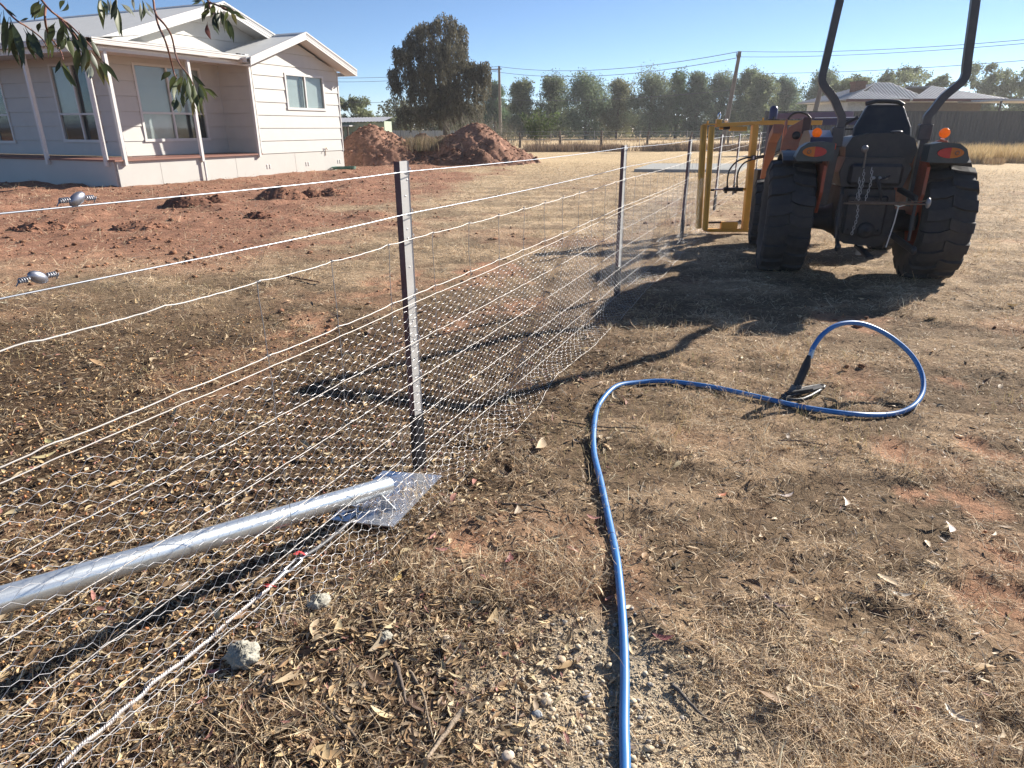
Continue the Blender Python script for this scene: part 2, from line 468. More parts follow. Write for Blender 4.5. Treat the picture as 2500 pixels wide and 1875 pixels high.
def leaf_batch(x, y, z, L, W, az, tilt, roll, curl, sick):
    """flat curved gum leaves: two rows of points either side of a midrib"""
    n = len(x); S = 6
    u = np.linspace(0, 1, S)
    prof = np.array([.08, .72, 1.0, .86, .48, .03])
    ce, se = np.cos(az), np.sin(az)
    X = (u - .5)[None, :] * L[:, None]
    off = sick[:, None] * (4 * (u - .5) ** 2 - .4)[None, :] * L[:, None] * .25
    H = curl[:, None] * (4 * (u - .5) ** 2)[None, :] * L[:, None] * .25
    hw = prof[None, :] * W[:, None] / 2
    fold = .35
    pts = []
    for sgn in (-1, 0, 1):
        a = X; b = off + sgn * hw; c = H + abs(sgn) * hw * fold
        b2 = b * np.cos(roll)[:, None] - c * np.sin(roll)[:, None]; c2 = b * np.sin(roll)[:, None] + c * np.cos(roll)[:, None]
        a3 = a * np.cos(tilt)[:, None] - c2 * np.sin(tilt)[:, None]; c3 = a * np.sin(tilt)[:, None] + c2 * np.cos(tilt)[:, None]
        pts.append(np.stack([x[:, None] + a3 * ce[:, None] - b2 * se[:, None], y[:, None] + a3 * se[:, None] + b2 * ce[:, None], z[:, None] + c3], -1))
    v = np.stack(pts, 2).reshape(n, S * 3, 3)
    b = (np.arange(n) * S * 3)[:, None, None]
    f = []
    for i in range(S - 1):
        for s_ in (0, 1): f.append([i * 3 + s_, (i + 1) * 3 + s_, (i + 1) * 3 + s_ + 1, i * 3 + s_ + 1])
    f = np.array(f)[None]
    return v.reshape(-1, 3), (b + f).reshape(-1, 4), S * 3
def build_litter():
    n = 140000
    x, y, r = spread(n, 0.75, 13, 1.75)
    red, lit, grav = zones(x, y)
    k = rng.random(n) < np.clip(lit * .95 + .13 * (1 - red) - .3 * grav, .02, 1)
    x, y, r = x[k], y[k], r[k]; n = len(x)
    L = rng.gamma(3.0, .0056, n) + .009; big = rng.random(n) < .05; L[big] *= rng.uniform(1.7, 2.8, big.sum())
    W = L * rng.uniform(.14, .38, n)
    z = hgt(x, y) + rng.uniform(.002, .016, n)
    v, q, m = leaf_batch(x, y, z, L, W, rng.uniform(0, 2 * np.pi, n), rng.normal(0, .22, n), rng.normal(0, .40, n), rng.normal(.1, .35, n), rng.normal(0, .6, n))
    c = LIT_COLS[rng.integers(0, len(LIT_COLS), n)] * rng.uniform(.75, 1.25, n)[:, None]
    pink = rng.random(n) < .03; c[pink] = np.array([.42, .20, .16]) * rng.uniform(.7, 1.1, pink.sum())[:, None]
    pale = rng.random(n) < .05; c[pale] = np.array([.55, .45, .27]) * rng.uniform(.8, 1.1, pale.sum())[:, None]
    o = npmesh('leaf_litter', v, [q], M('dead leaf', (.3, .2, .1), .6, var=.2, scale=14, spec=.35, attr=True, transl=.12), col=np.repeat(c, m, 0))
    tag(o, kind='stuff')
    # twigs and bark strips lying in it
    n = 5200
    x, y, r = spread(n, 0.75, 12, 1.7)
    red, lit, grav = zones(x, y)
    k = rng.random(n) < np.clip(lit + .16, 0, 1)
    x, y = x[k], y[k]; n = len(x)
    L = rng.gamma(2.2, .035, n) + .03
    v, q, t = strips(x, y, hgt(x, y) + .004, L, rng.uniform(.002, .006, n), rng.uniform(0, 6.3, n), rng.normal(.05, .1, n), rng.normal(.05, .18, n), rng.normal(0, .6, n))
    c = np.array([[.13, .095, .07], [.22, .17, .125], [.30, .25, .19], [.09, .06, .045]])[rng.integers(0, 4, n)]
    tag(npmesh('twig_litter', v, [q, t], M('twig', (.2, .15, .1), .8, var=.2, scale=20, attr=True), col=np.repeat(c, 5, 0)), kind='stuff')
build_litter()
def pebble_batch(name, x, y, rad, cols, mat, sink=.3, squash=(.35, .7), smooth=False):
    n = len(x)
    t = (1 + 5 ** .5) / 2
    base = np.array([[-1, t, 0], [1, t, 0], [-1, -t, 0], [1, -t, 0], [0, -1, t], [0, 1, t], [0, -1, -t], [0, 1, -t], [t, 0, -1], [t, 0, 1], [-t, 0, -1], [-t, 0, 1]]) / math.hypot(1, t)
    f = np.array([[0,11,5],[0,5,1],[0,1,7],[0,7,10],[0,10,11],[1,5,9],[5,11,4],[11,10,2],[10,7,6],[7,1,8],[3,9,4],[3,4,2],[3,2,6],[3,6,8],[3,8,9],[4,9,5],[2,4,11],[6,2,10],[8,6,7],[9,8,1]])
    k = 1 + rng.uniform(-.22, .22, (n, 12, 1))
    v = base[None] * k * rad[:, None, None]
    v[:, :, 0] *= rng.uniform(.8, 1.5, n)[:, None]; sq = rng.uniform(*squash, n); v[:, :, 2] *= sq[:, None]
    a = rng.uniform(0, 6.3, n); ca, sa = np.cos(a)[:, None], np.sin(a)[:, None]
    vx = v[:, :, 0] * ca - v[:, :, 1] * sa; vy = v[:, :, 0] * sa + v[:, :, 1] * ca
    z = hgt(x, y) + rad * sq * (1 - sink)
    v = np.stack([vx + x[:, None], vy + y[:, None], v[:, :, 2] + z[:, None]], -1).reshape(-1, 3)
    ff = (np.arange(n) * 12)[:, None, None] + f[None]
    return npmesh(name, v, [ff.reshape(-1, 3)], mat, col=np.repeat(cols, 12, 0), smooth=smooth)
PEB = np.array([[.50, .41, .28], [.42, .32, .20], [.56, .48, .35], [.33, .26, .18], [.47, .36, .22], [.34, .31, .27], [.60, .49, .33]])
def build_gravel():
    gm = M('pebble', (.5, .4, .3), .7, var=.22, scale=40, attr=True, bump=.2)
    n = 26000
    x = rng.normal(.22, .36, n); y = rng.normal(1.42, .42, n)
    g = zones(x, y)[2]
    k = (rng.random(n) < np.clip(g * 1.1 + .05, 0, 1)) & (np.hypot(x, y) > .7)
    x, y = x[k], y[k]; n = len(x)
    rad = np.where(rng.random(n) < .035, rng.uniform(.004, .012, n), rng.gamma(2.2, .0006, n) + .0008)
    tag(pebble_batch('gravel', x, y, rad, PEB[rng.integers(0, 7, n)] * rng.uniform(.8, 1.1, n)[:, None], gm), kind='stuff')
    # little clods on the red yard
    n = 9000
    x, y, r = spread(n, 5, 32, 1.2, 42)
    k = rng.random(n) < zones(x, y)[0]
    x, y, r = x[k], y[k], r[k]; n = len(x)
    c = np.array([.27, .14, .085]) * rng.uniform(.6, 1.25, n)[:, None]
    tag(pebble_batch('soil_clods', x, y, rng.gamma(2, .006, n) + .006, c, M('clod', (.3, .1, .05), .95, var=.25, scale=30, attr=True, spec=.1), sink=.4), kind='stuff')
    # gum nuts under the tree
    n = 9500
    x, y, r = spread(n, .8, 7.5, 1.5)
    s, d = fence_sd(x, y)
    k = rng.random(n) < np.clip(sst(.15, -.3, d) * sst(6.5, 3.2, y) + .015, 0, 1)
    x, y = x[k], y[k]; n = len(x)
    c = np.array([[.74, .42, .15], [.62, .28, .09], [.78, .52, .24], [.45, .18, .07]])[rng.integers(0, 4, n)] * rng.uniform(.8, 1.1, n)[:, None]
    tag(pebble_batch('gum_nuts', x, y, rng.uniform(.0045, .0075, n), c, M('gum nut', (.6, .35, .12), .55, var=.15, scale=60, attr=True), sink=-.3, squash=(.8, 1.1), smooth=True), kind='stuff')
build_gravel()

# ---------------------------------------------------------------- the wire fence
GALV = M('galvanised steel', (.64, .63, .60), .45, metal=.25, var=.14, scale=9, dirt=(.50, .50, .48), dirtamt=.35)
GALV_SHADE = M('painted shade flange', (.11, .055, .06), .42, metal=.25, var=.25, scale=14, dirt=(.22, .19, .20), dirtamt=.4)  # same galvanised steel with its shade and ground reflection painted in
WIRE = M('fence wire', (.36, .39, .44), .38, metal=.7, var=.08, scale=30)
WIRE_PALE = M('pale coated wire', (.50, .47, .44), .5, metal=.2, var=.1, scale=30)
BLACK_RUBBER = M('black sleeve', (.014, .014, .018), .5, var=.2, scale=20)
def fpt(s, off=0.0, z=0.0):
    p = FP + FD * s + FN * off
    return (p[0], p[1], z)
FRM = Matrix(((FN[0], FD[0], 0, 0), (FN[1], FD[1], 0, 0), (0, 0, 1, 0), (0, 0, 0, 1)))   # x right of fence, y along it
fence = thing('wire_fence', 'new galvanised post and wire fence with rabbit netting running towards the tractor', 'fence', (0, 0, 0))
POSTS = [0, 3.94, 7.83, 11.8, 15.7, 19.7, 23.6, 27.6, 31.5]
HGT = [1.477, 1.445, 1.438, 1.44, 1.45, 1.45, 1.45, 1.45, 1.45]
post_proto = None
for i, s in enumerate(POSTS):
    if post_proto is None:
        # folded strip: a light flange with punched holes facing the viewer, a flange with painted shade turned back, small lips
        root = MB()
        def vw(r_, f_): return Vector((r_ * .85 + f_ * .53, r_ * .53 - f_ * .85))
        a, c, d, t = vw(.034, -.038), vw(-.003, 0), vw(-.026, -.022), .0026
        def strip(mb, p, q, z0, z1):
            dd = (q - p).normalized(); nn = Vector((-dd.y, dd.x)) * t
            mb.prism([(p.x, p.y), (q.x, q.y), (q.x + nn.x, q.y + nn.y), (p.x + nn.x, p.y + nn.y)], z0, z1, 'z')
        strip(root, c, a, -.12, 1.477)
        strip(root, a, a + vw(-.010, .004), -.12, 1.477)
        root.cur = 1
        for zz in (1.40, 1.335, 1.26, 1.195, 1.155, 1.03, .895, .78, .69, .60, .50, .42, .31):
            p = c.lerp(a, random.choice((.45, .78))); nn = Vector((a.y - c.y, -(a.x - c.x))).normalized()
            root.lathe([(0, 0), (.0036, 0), (.0036, .0012), (.0022, .0016), (0, .0016)], 10, Matrix.Translation((p.x, p.y, zz)) @ Vector((nn.x, nn.y, 0)).to_track_quat('Z', 'Y').to_matrix().to_4x4())
        post_proto = root.build('post', [GALV, M('bright punched edge', (.8, .8, .78), .35, metal=.4, var=.05)], fence)
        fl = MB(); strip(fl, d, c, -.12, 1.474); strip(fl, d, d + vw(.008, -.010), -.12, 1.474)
        fl.build('flange', GALV_SHADE, post_proto)
        sv = MB()
        w1 = .004
        pts = [d + vw(-.004, .001), c + vw(0, .005), a + vw(.005, .002), a + vw(-.006, -.010), c + vw(0, -.012), d + vw(.010, -.010)]
        sv.prism([(p.x, p.y) for p in pts], -.12, .312, 'z')
        sv.build('sleeve', BLACK_RUBBER, post_proto)
        for zz in (1.427, 1.256, 1.147, .901, .683, .50):
            clp = MB(); e = a + vw(.002, .003)
            clp.tube([(c.x * .4 + a.x * .6, c.y * .4 + a.y * .6 - .003, zz + .002), (e.x, e.y, zz), (e.x + .004, e.y + .004, zz + .012), (e.x - .004, e.y + .010, zz + .022)], .0017, 5)
            clp.build('wire_clip', WIRE, post_proto)
        o = post_proto
    else:
        o = clone(post_proto, fence)
        o.scale = (1, 1, HGT[i] / 1.477)
    x, y, _ = fpt(s)
    o.location = (x, y, hz(x, y))
    lean = [(.006, .0), (.010, -.004), (.004, .006), (-.01, 0), (.01, 0), (0, 0), (.01, 0), (0, 0), (0, 0)][i]
    o.rotation_euler = (lean[0], lean[1], math.atan2(FD[1], FD[0]) - math.pi / 2)
def wire(name, z, r, mat, s0=-2.6, s1=31.5, crimp=0.0, sagk=.012, off=.030, n=5):
    mb = MB(); pts = []
    k = int((s1 - s0) / (.03 if crimp else .12))
    for i in range(k + 1):
        s = s0 + (s1 - s0) * i / k
        if s > 10 and i % 3: continue
        u = (s % 3.93) / 3.93
        zz = z - sagk * 4 * u * (1 - u) + .018 * sst(-.3, -1.9, s)
        o2 = off
        if crimp:
            ph = (s * 2.72) % 1.0
            kk = math.exp(-((ph - .5) / .09) ** 2)
            zz += crimp * (kk * 1.4 - .3) + random.gauss(0, crimp * .10); o2 += random.gauss(0, crimp * .15)
        pts.append(fpt(s, o2, float(zz)))
    mb.tube(pts, r, n)
    return mb.build(name, mat, fence)
top_wire = wire('top_wire', 1.427, .0021, WIRE)
second_wire = wire('second_wire', 1.256, .0021, WIRE)
for z in (1.147, .901): wire('line_wire', z, .0022, WIRE_PALE, crimp=.0042, off=.028)
for z in (.683, .50, .31, .161, .05): wire('line_wire', z, .0018, WIRE_PALE, crimp=.0028, off=.028)
wire('selvedge_wire', .868, .0019, WIRE_PALE, s1=7.9, crimp=.002, off=.036)
# upright stay wires tied to the line wires
for i in range(-3, 60):
    s = .235 + .375 * (i if i < 0 else i) - .04
    if s > 12: break
    mb = MB()
    kx = random.uniform(-.012, .012)
    zs = [1.147, 1.10, 1.0, .901, .79, .683, .59, .50, .40, .31, .23, .161, .10, .045]
    mb.tube([fpt(s + (kx * math.sin(j * 1.3) if j else 0) * .8, .026 + random.gauss(0, .002), z) for j, z in enumerate(zs)], .0014, 5)
    for z in ((1.147, .901) if abs(s) < 2.5 else ()):
        hl = [fpt(s + .012 * (k / 10 - .5), .028 + .0045 * math.cos(k * 1.9), z + .0045 * math.sin(k * 1.9)) for k in range(11)]
        mb.tube(hl, .0012, 4)
    mb.build('stay_wire', M('grey stay wire', (.36, .37, .39), .45, metal=.7, var=.1), fence)
# the two wire joiners with wound tails
for z, s, tilt in ((1.446, -1.455, -.5), (1.290, -1.585, .5)):
    c = Vector(fpt(s, .030, z))
    e = MB()
    d = Vector(FD); up = Vector((0, 0, 1)); rt = d.cross(up).normalized()
    m = Matrix(((d.x, rt.x, up.x, c.x), (d.y, rt.y, up.y, c.y), (d.z, rt.z, up.z, c.z), (0, 0, 0, 1))) @ Matrix.Rotation(tilt, 4, 'Y')
    e.ball((0, 0, 0), 1, 10, (.024, .0085, .0135))
    e.v = [tuple(m @ Vector(p)) for p in e.v]
    j = e.build('wire_joiner', M('cast joiner', (.30, .31, .36), .36, metal=.8, var=.12, scale=30), fence)
    for sg in (-1, 1):
        k = MB()
        k.tube([c + d * (sg * (.021 + .0017 * t)) + (rt * math.cos(t * 2.0) + up * math.sin(t * 2.0)) * .0052 for t in [q * .25 for q in range(52)]] + [c + d * (sg * .045) - rt * .008 - up * .012], .0015, 5)
        k.build('wound_tail', M('dull tail wire', (.30, .32, .36), .45, metal=.6), j)

# hexagonal rabbit netting with its foot turned out on the ground
def build_netting():
    P_, Hh, tw = .0435, .0420, .020
    # profile from the outer edge of the foot up to the selvedge
    prof = [(.225, .004), (.18, .012), (.135, .022), (.10, .030), (.07, .055), (.055, .10), (.046, .17), (.040, .30), (.037, .50), (.036, .70), (.036, .868)]
    pl = [0.0]
    for a, b in zip(prof[:-1], prof[1:]): pl.append(pl[-1] + math.hypot(b[0] - a[0], b[1] - a[1]))
    tot = pl[-1]; rows = int(tot / Hh)
    s0, s1 = -2.4, 8.9
    cols = int((s1 - s0) / P_)
    pl = np.array(pl); po = np.array([p[0] for p in prof]); pz = np.array([p[1] for p in prof])
    roll_xy = np.array([3.02, 10.86]); p3 = np.array(fpt(7.86)[:2])
    rdir = (roll_xy - p3); rl = np.linalg.norm(rdir); rdir /= rl; rn = np.array([rdir[1], -rdir[0]])
    def pos(s, b):
        o = np.interp(b, pl, po); z = np.interp(b, pl, pz)
        low = sst(.35, .0, z) 
        wav = (vnoise(s * 1.1, b * 2 + 3, 5) - .5)
        o = o + wav * .035 * (1 - low * .3) * sst(0, .12, np.abs(z - .868)) + low * (vnoise(s * 1.3, b * 0 + 1, 9) - .5) * .05
        z = z + low * sst(.0, .1, z) * 0.0 + (vnoise(s * 3.1, b * 5, 13) - .5) * .03 * low
        st_ = np.minimum(s, 7.86); ex = np.maximum(s - 7.86, 0)
        kk = sst(0, rl, ex)
        x = FP[0] + FD[0] * st_ + FN[0] * o * (1 - kk) + rdir[0] * np.minimum(ex, rl) + rn[0] * o * kk
        y = FP[1] + FD[1] * st_ + FN[1] * o * (1 - kk) + rdir[1] * np.minimum(ex, rl) + rn[1] * o * kk
        z = z + kk * .03
        g = hgt(x, y)
        return np.stack([x, y, np.maximum(z + g * low, g + .004)], -1)
    I, J = np.meshgrid(np.arange(cols), np.arange(rows), indexing='ij')
    I, J = I.ravel(), J.ravel()
    jit = rng.normal(0, .0022, (len(I), 2))
    sc = s0 + I * P_ + jit[:, 0]; bc = (J + .5 * (I % 2) + .25) * Hh + jit[:, 1]
    Lp, Rp = pos(sc - tw / 2, bc), pos(sc + tw / 2, bc)
    idx = {}
    keyL = (I * rows + J)
    # twisted sides
    segA = [Lp]; segB = [Rp]; rad = [np.full(len(I), .00115)]
    n_tw = len(I)
    for dj in (0, 1):
        i2 = I + 1
        j2 = np.where(I % 2 == 0, J - dj, J + dj) if True else J
        ok = (i2 < cols) & (j2 >= 0) & (j2 < rows)
        segA.append(Rp[ok]); segB.append(Lp[(i2 * rows + j2)[ok]]); rad.append(np.full(ok.sum(), .00062))
    def prisms(a, b, r, n):
        d = b - a; d /= np.linalg.norm(d, axis=1, keepdims=True) + 1e-9
        up = np.where(np.abs(d[:, 2:3]) > .9, np.array([[1., 0, 0]]), np.array([[0, 0, 1.]]))
        u = np.cross(d, up); u /= np.linalg.norm(u, axis=1, keepdims=True); w_ = np.cross(d, u)
        vs = []
        for e in (a, b):
            for k in range(n):
                an = 2 * math.pi * k / n
                vs.append(e + u * (math.cos(an) * r[:, None]) + w_ * (math.sin(an) * r[:, None]))
        v = np.stack(vs, 1)
        f = np.array([[k, (k + 1) % n, n + (k + 1) % n, n + k] for k in range(n)])
        return v.reshape(-1, 3), ((np.arange(len(a)) * 2 * n)[:, None, None] + f[None]).reshape(-1, 4)
    v1, f1 = prisms(segA[0], segB[0], rad[0], 4)
    v2, f2 = prisms(np.concatenate(segA[1:]), np.concatenate(segB[1:]), np.concatenate(rad[1:]), 3)
    npmesh('netting', np.concatenate([v1, v2]), [f1, f2 + len(v1)], M('netting wire', (.56, .56, .58), .42, metal=.5, var=.08, scale=25), fence)
    ss = np.linspace(s0, 7.8, 200)
    e = pos(ss, np.zeros_like(ss))
    mb = MB(); mb.tube([tuple(p) for p in e], .0021, 5); mb.build('netting_edge_wire', WIRE_PALE, fence)
build_netting()

# ---------------------------------------------------------------- diagonal stay: pipe, its foot plate, and the tension cable
GP = M('bright galvanised pipe', (.66, .70, .72), .30, metal=.8, var=.06, scale=5, dirt=(.55, .56, .55), dirtamt=.25)
near_end = np.array([-1.40, 1.475, .395]); foot = gd(838, 1048, .105)
dirp = near_end - foot; dirp /= np.linalg.norm(dirp)
stay = thing('pipe_stay', 'thick shiny galvanised pipe stay sloping down behind the netting to a flat plate', 'stay pipe', tuple(foot))
mb = MB()
a0 = Vector(foot) - Vector(foot); b0 = Vector(dirp) * 3.2
mb.tube([a0 + (b0 - a0) * (k / 30) for k in range(31)], .039, 28, caps=False)
mb.tube([a0 + (b0 - a0) * (k / 2) for k in range(3)], .0352, 28, caps=False)
mb.v += []; mb.build('pipe', GP, stay)
mb = MB()                                                   # rim that closes the cut end as a ring
T = Vector(dirp); U = T.cross(Vector((0, 0, 1))).normalized(); W_ = T.cross(U)
ring = [(U * math.cos(t) + W_ * math.sin(t)) for t in [2 * math.pi * k / 28 for k in range(28)]]
mb.add([p * .039 for p in ring] + [p * .0352 for p in ring], [(k, (k + 1) % 28, 28 + (k + 1) % 28, 28 + k) for k in range(28)])
mb.build('cut_end', GP, stay)
pc = [gd(*p) for p in [(955, 1036), (850, 1148), (712, 1132), (828, 1026)]]
cen = sum(pc) / 4
plate = thing('foot_plate', 'square flat sheet of bright galvanised steel under the end of the pipe', 'steel plate', (cen[0], cen[1], 0))
mb = MB(); zb = max(hz(p[0], p[1]) for p in pc) + .012
mb.prism([(p[0] - cen[0], p[1] - cen[1]) for p in pc], zb, zb + .006, 'z')
mb.build('sheet', M('bright steel sheet', (.68, .72, .78), .36, metal=.92, var=.06, scale=6, dirt=(.50, .46, .40), dirtamt=.3), plate)
mb = MB(); u0 = Vector(pc[1] - cen).lerp(Vector(pc[0] - cen), .35); 
g1 = Vector(gd(836, 1075)) - Vector(cen); g2 = Vector(gd(850, 1110)) - Vector(cen)
mb.prism([(g1.x, zb + .006), (g1.x, zb + .085), (g1.x + .004, zb + .085), (g2.x + .012, zb + .007)], g2.y - .002, g2.y + .003, 'y')
mb.build('pipe_edge_fin', GP, plate)  # thin fin added for the bright edge of the cut pipe end
CABLE = M('stranded cable', (.66, .60, .56), .42, metal=.5, var=.25, scale=120)
cable = thing('tension_cable', 'stranded steel cable with red tags lying along the foot of the netting', 'cable', tuple(gd(640, 1225)))
base = Vector(cable.location)
def gz(p, dz=.008):
    return Vector((p[0], p[1], hz(p[0], p[1]) + dz)) - base
cp = [Vector(gd(*p)) for p in [(610, 1252), (580, 1285), (500, 1348), (420, 1415), (330, 1492), (240, 1575), (140, 1665), (40, 1760)]]
path = []
for a, b in zip(cp[:-1], cp[1:]):
    for k in range(8):
        q = a.lerp(b, k / 8); path.append(gz(q, .022))
mb = MB()
for st in range(4):
    pp = []
    for k, q in enumerate(path):
        d = (path[min(k + 1, len(path) - 1)] - path[max(k - 1, 0)]).normalized(); r_ = d.cross(Vector((0, 0, 1))).normalized()
    sub = []
    for k in range(len(path) - 1):
        for m_ in range(4): sub.append(path[k].lerp(path[k + 1], m_ / 4))
    for k, q in enumerate(sub):
        d = (sub[min(k + 1, len(sub) - 1)] - sub[max(k - 1, 0)]).normalized(); r_ = d.cross(Vector((0, 0, 1))).normalized(); u_ = r_.cross(d)
        an = k * .95 + st * math.pi / 2
        pp.append(q + (r_ * math.cos(an) + u_ * math.sin(an)) * .0042)
    mb.tube(pp, .0034, 5)
mb.build('strand', CABLE, cable)
mb = MB(); mb.tube([gz(gd(*p), .024) for p in [(770, 1128), (730, 1160), (690, 1190), (655, 1213)]], .0085, 10); mb.build('rod', M('dull rod', (.16, .16, .165), .5, metal=.5, var=.2), cable)
mb = MB()
a, b = gz(gd(655, 1213), .026), gz(gd(612, 1250), .022); d = (b - a).normalized(); sd = d.cross(Vector((0, 0, 1))).normalized()
for sg in (-1, 1): mb.tube([a, a.lerp(b, .2) + sd * .013 * sg, a.lerp(b, .8) + sd * .013 * sg, b], .0052, 8)
for q in (a, b): mb.tube([q - d * .02, q + d * .02], .0095, 10)
mb.build('turnbuckle', M('worn turnbuckle', (.55, .55, .56), .35, metal=.8, var=.2, scale=40), cable)
for px in ((657, 1208), (584, 1282)):
    c = gz(gd(*px), .03); mb = MB(); q = c
    for k in range(4):
        an = random.uniform(0, 6.28); n_ = q + Vector((math.cos(an) * .022, math.sin(an) * .022, random.uniform(-.004, .014)))
        mb.bar(q, n_, .013, .0012, up=(random.random(), .3, 1)); q = n_
    mb.build('red_tag', M('red tape', (.62, .06, .06), .5, var=.1), cable)

# ---------------------------------------------------------------- the white house (local x along the gable front, local y into the house)
HC = gnd(297, 458)
WALLW = M('cream weatherboard', (.52, .51, .475), .55, var=.05, scale=3, bump=.05, bscale=60)
TRIM = M('white trim', (.62, .61, .585), .4, var=.04, scale=4)
FIBRO = M('cream base sheet', (.50, .49, .455), .6, var=.04, scale=1.5)
ROOFW = M('pale corrugated roof', (.60, .60, .58), .4, metal=.15, var=.06, scale=2)
GLASS = glass_mat()
BLIND = M('pale blind', (.78, .78, .77), .8, var=.06, scale=3)
DARKBACK = M('painted room dark', (.045, .047, .05), .7, var=.3, scale=2)  # dark sheet behind panes, the unlit room's shade painted as colour
DECKW = M('brown deck boards', (.24, .11, .08), .6, var=.2, scale=8)
house = thing('house', 'new white weatherboard house on raised base with veranda posts and pale gable roof', 'house', tuple(HC), R(66))
def weatherboards(mb, fix, face, a0, a1, ztop, z0, bh, holes, top=None):
    """lapped boards on a wall; face(a, out, z) gives the point; holes [(a0,a1,z0,z1)]; top(a) trims to a gable"""
    z = z0
    while z < ztop - .01:
        zt = min(z + bh, ztop)
        cuts = sorted({z, zt} | {h for H in holes for h in H[2:] if z < h < zt})
        for c0, c1 in zip(cuts[:-1], cuts[1:]):
            spans = [(a0, a1)]
            for (h0, h1, y0, y1) in holes:
                if y0 < c1 - 1e-4 and y1 > c0 + 1e-4:
                    ns = []
                    for s0, s1 in spans:
                        if h1 <= s0 or h0 >= s1: ns.append((s0, s1)); continue
                        if h0 > s0: ns.append((s0, h0))
                        if h1 < s1: ns.append((h1, s1))
                    spans = ns
            gap = .018 if c0 == z else 0.0
            o0 = .022 * (1 - (c0 - z) / bh); o1 = .022 * (1 - (c1 - z) / bh)
            for s0, s1 in spans:
                if top:
                    lo, hi = top(c0), top(c1)
                    b0, b1 = max(s0, lo[0]), min(s1, lo[1]); t0, t1 = max(s0, hi[0]), min(s1, hi[1])
                    if b1 - b0 < .02: continue
                    if t1 < t0: t0 = t1 = (t0 + t1) / 2
                else: b0, b1, t0, t1 = s0, s1, s0, s1
                vs = [face(b0, o0, c0 + gap), face(b1, o0, c0 + gap), face(t1, o1, c1), face(t0, o1, c1), face(b0, -.10, c0 + gap), face(b1, -.10, c0 + gap), face(t1, -.10, c1), face(t0, -.10, c1)]
                if gap: mb.add([face(a, o, zz) for a in (b0, b1) for o in (-.012, -.09) for zz in (c0 + .0005, c0 + gap)], [(0, 1, 5, 4), (0, 4, 6, 2), (0, 2, 3, 1), (4, 5, 7, 6)])
                mb.add(vs, [(0, 1, 2, 3), (4, 7, 6, 5), (0, 4, 5, 1), (3, 2, 6, 7), (0, 3, 7, 4), (1, 5, 6, 2)])
        z = zt
def front(t): return lambda a, o, z: (a, t - o, z)
def side(s): return lambda a, o, z: (s - o, a, z)
def window(face, a0, a1, z0, z1, cols, rows, dark=(), drape=None):
    """frame with mullion and transom, panes set back, blinds behind"""
    fr = MB()
    def rect(b0, b1, y0, y1, oa, ob):
        v = [face(a, o, z) for a in (b0, b1) for o in (oa, ob) for z in (y0, y1)]
        fr.add(v, [(0, 1, 3, 2), (4, 6, 7, 5), (0, 4, 5, 1), (2, 3, 7, 6), (0, 2, 6, 4), (1, 5, 7, 3)])
    w_ = .055
    rect(a0 - .02, a1 + .02, z1 - w_, z1 + .02, -.06, .040); rect(a0 - .04, a1 + .04, z0 - .03, z0 + w_, -.06, .050)
    rect(a0 - .02, a0 + w_, z0 + w_, z1 - w_, -.06, .040); rect(a1 - w_, a1 + .02, z0 + w_, z1 - w_, -.06, .040)
    inner = [(z0 + w_, z1 - w_)] if not rows else [(z0 + w_, rows[0] - .03), (rows[0] + .03, z1 - w_)]
    if rows: rect(a0 + w_, a1 - w_, rows[0] - .03, rows[0] + .03, -.05, .032)
    for c in cols:
        for y0, y1 in inner: rect(c - .03, c + .03, y0, y1, -.05, .030)
    f = fr.build('window', TRIM, house)
    ed = [a0 + w_] + [x for c in cols for x in (c - .03, c + .03)] + [a1 - w_]
    n = 0
    for i in range(0, len(ed), 2):
        for y0, y1 in inner:
            def slab(name, o0, o1, mat, g=.002):
                m = MB(); v = [face(a, o, z) for a in (ed[i] + g, ed[i + 1] - g) for o in (o0, o1) for z in (y0 + g, y1 - g)]
                m.add(v, [(0, 1, 3, 2), (4, 6, 7, 5), (0, 4, 5, 1), (2, 3, 7, 6), (0, 2, 6, 4), (1, 5, 7, 3)]); m.build(name, mat, f)
            slab('pane', -.022, -.016, GLASS)
            slab('blind' if n not in dark else 'dark_backing', -.095, -.085, BLIND if n not in dark else DARKBACK, g=-.03)
            n += 1
    if drape:
        m = MB()
        for k in range(3):
            aa = drape + k * .05; m.tube([face(aa, -.055, z0 + .08), face(aa, -.055, z1 - .07)], .022, 8)
        m.build('curtain', M('grey curtain', (.30, .30, .31), .8, var=.1), f)
# base sheets, deck and walls
b = MB()
b.box((0, .0, -.5), (10.2, .06, .70)); b.box((-.06, .06, -.5), (0, 12.5, .70)); b.box((10.14, .06, -.5), (10.2, 12.5, .70))
base_wall = b.build('base_wall', FIBRO, house)
for s in (1.41, 4.37, 7.29):
    b = MB(); b.box((s - .006, -.004, -.45), (s + .006, .001, .695)); b.build('joint_strip', M('sheet joint', (.45, .44, .40), .7), base_wall)
for s in (5.80, 5.93, 7.87, 8.0, 9.80, 9.93):
    b = MB(); b.box((s - .035, -.014, .21), (s + .035, .0, .36), bev=.006)
    for k in range(4): b.box((s - .025, -.018, .235 + k * .03), (s + .025, -.013, .250 + k * .03))
    b.build('vent', TRIM, base_wall)
b = MB(); b.box((-.10, -.08, .702), (5.58, 1.5, .745)); b.box((-.10, 1.5, .702), (1.5, 12.4, .745)); b.build('deck', DECKW, house)
W1, W2, W3, W4 = (2.25, 4.77, 1.20, 3.42), (7.18, 9.29, 2.22, 3.40), (2.32, 4.20, 1.18, 3.40), (6.75, 8.5, 1.12, 3.40)
b = MB(); weatherboards(b, 0, front(1.5), 1.5, 5.6, 4.05, .75, .43, [W1]); b.build('recess_wall', WALLW, house)
b = MB(); weatherboards(b, 0, front(0), 5.6, 10.2, 3.62, .705, .425, [W2])
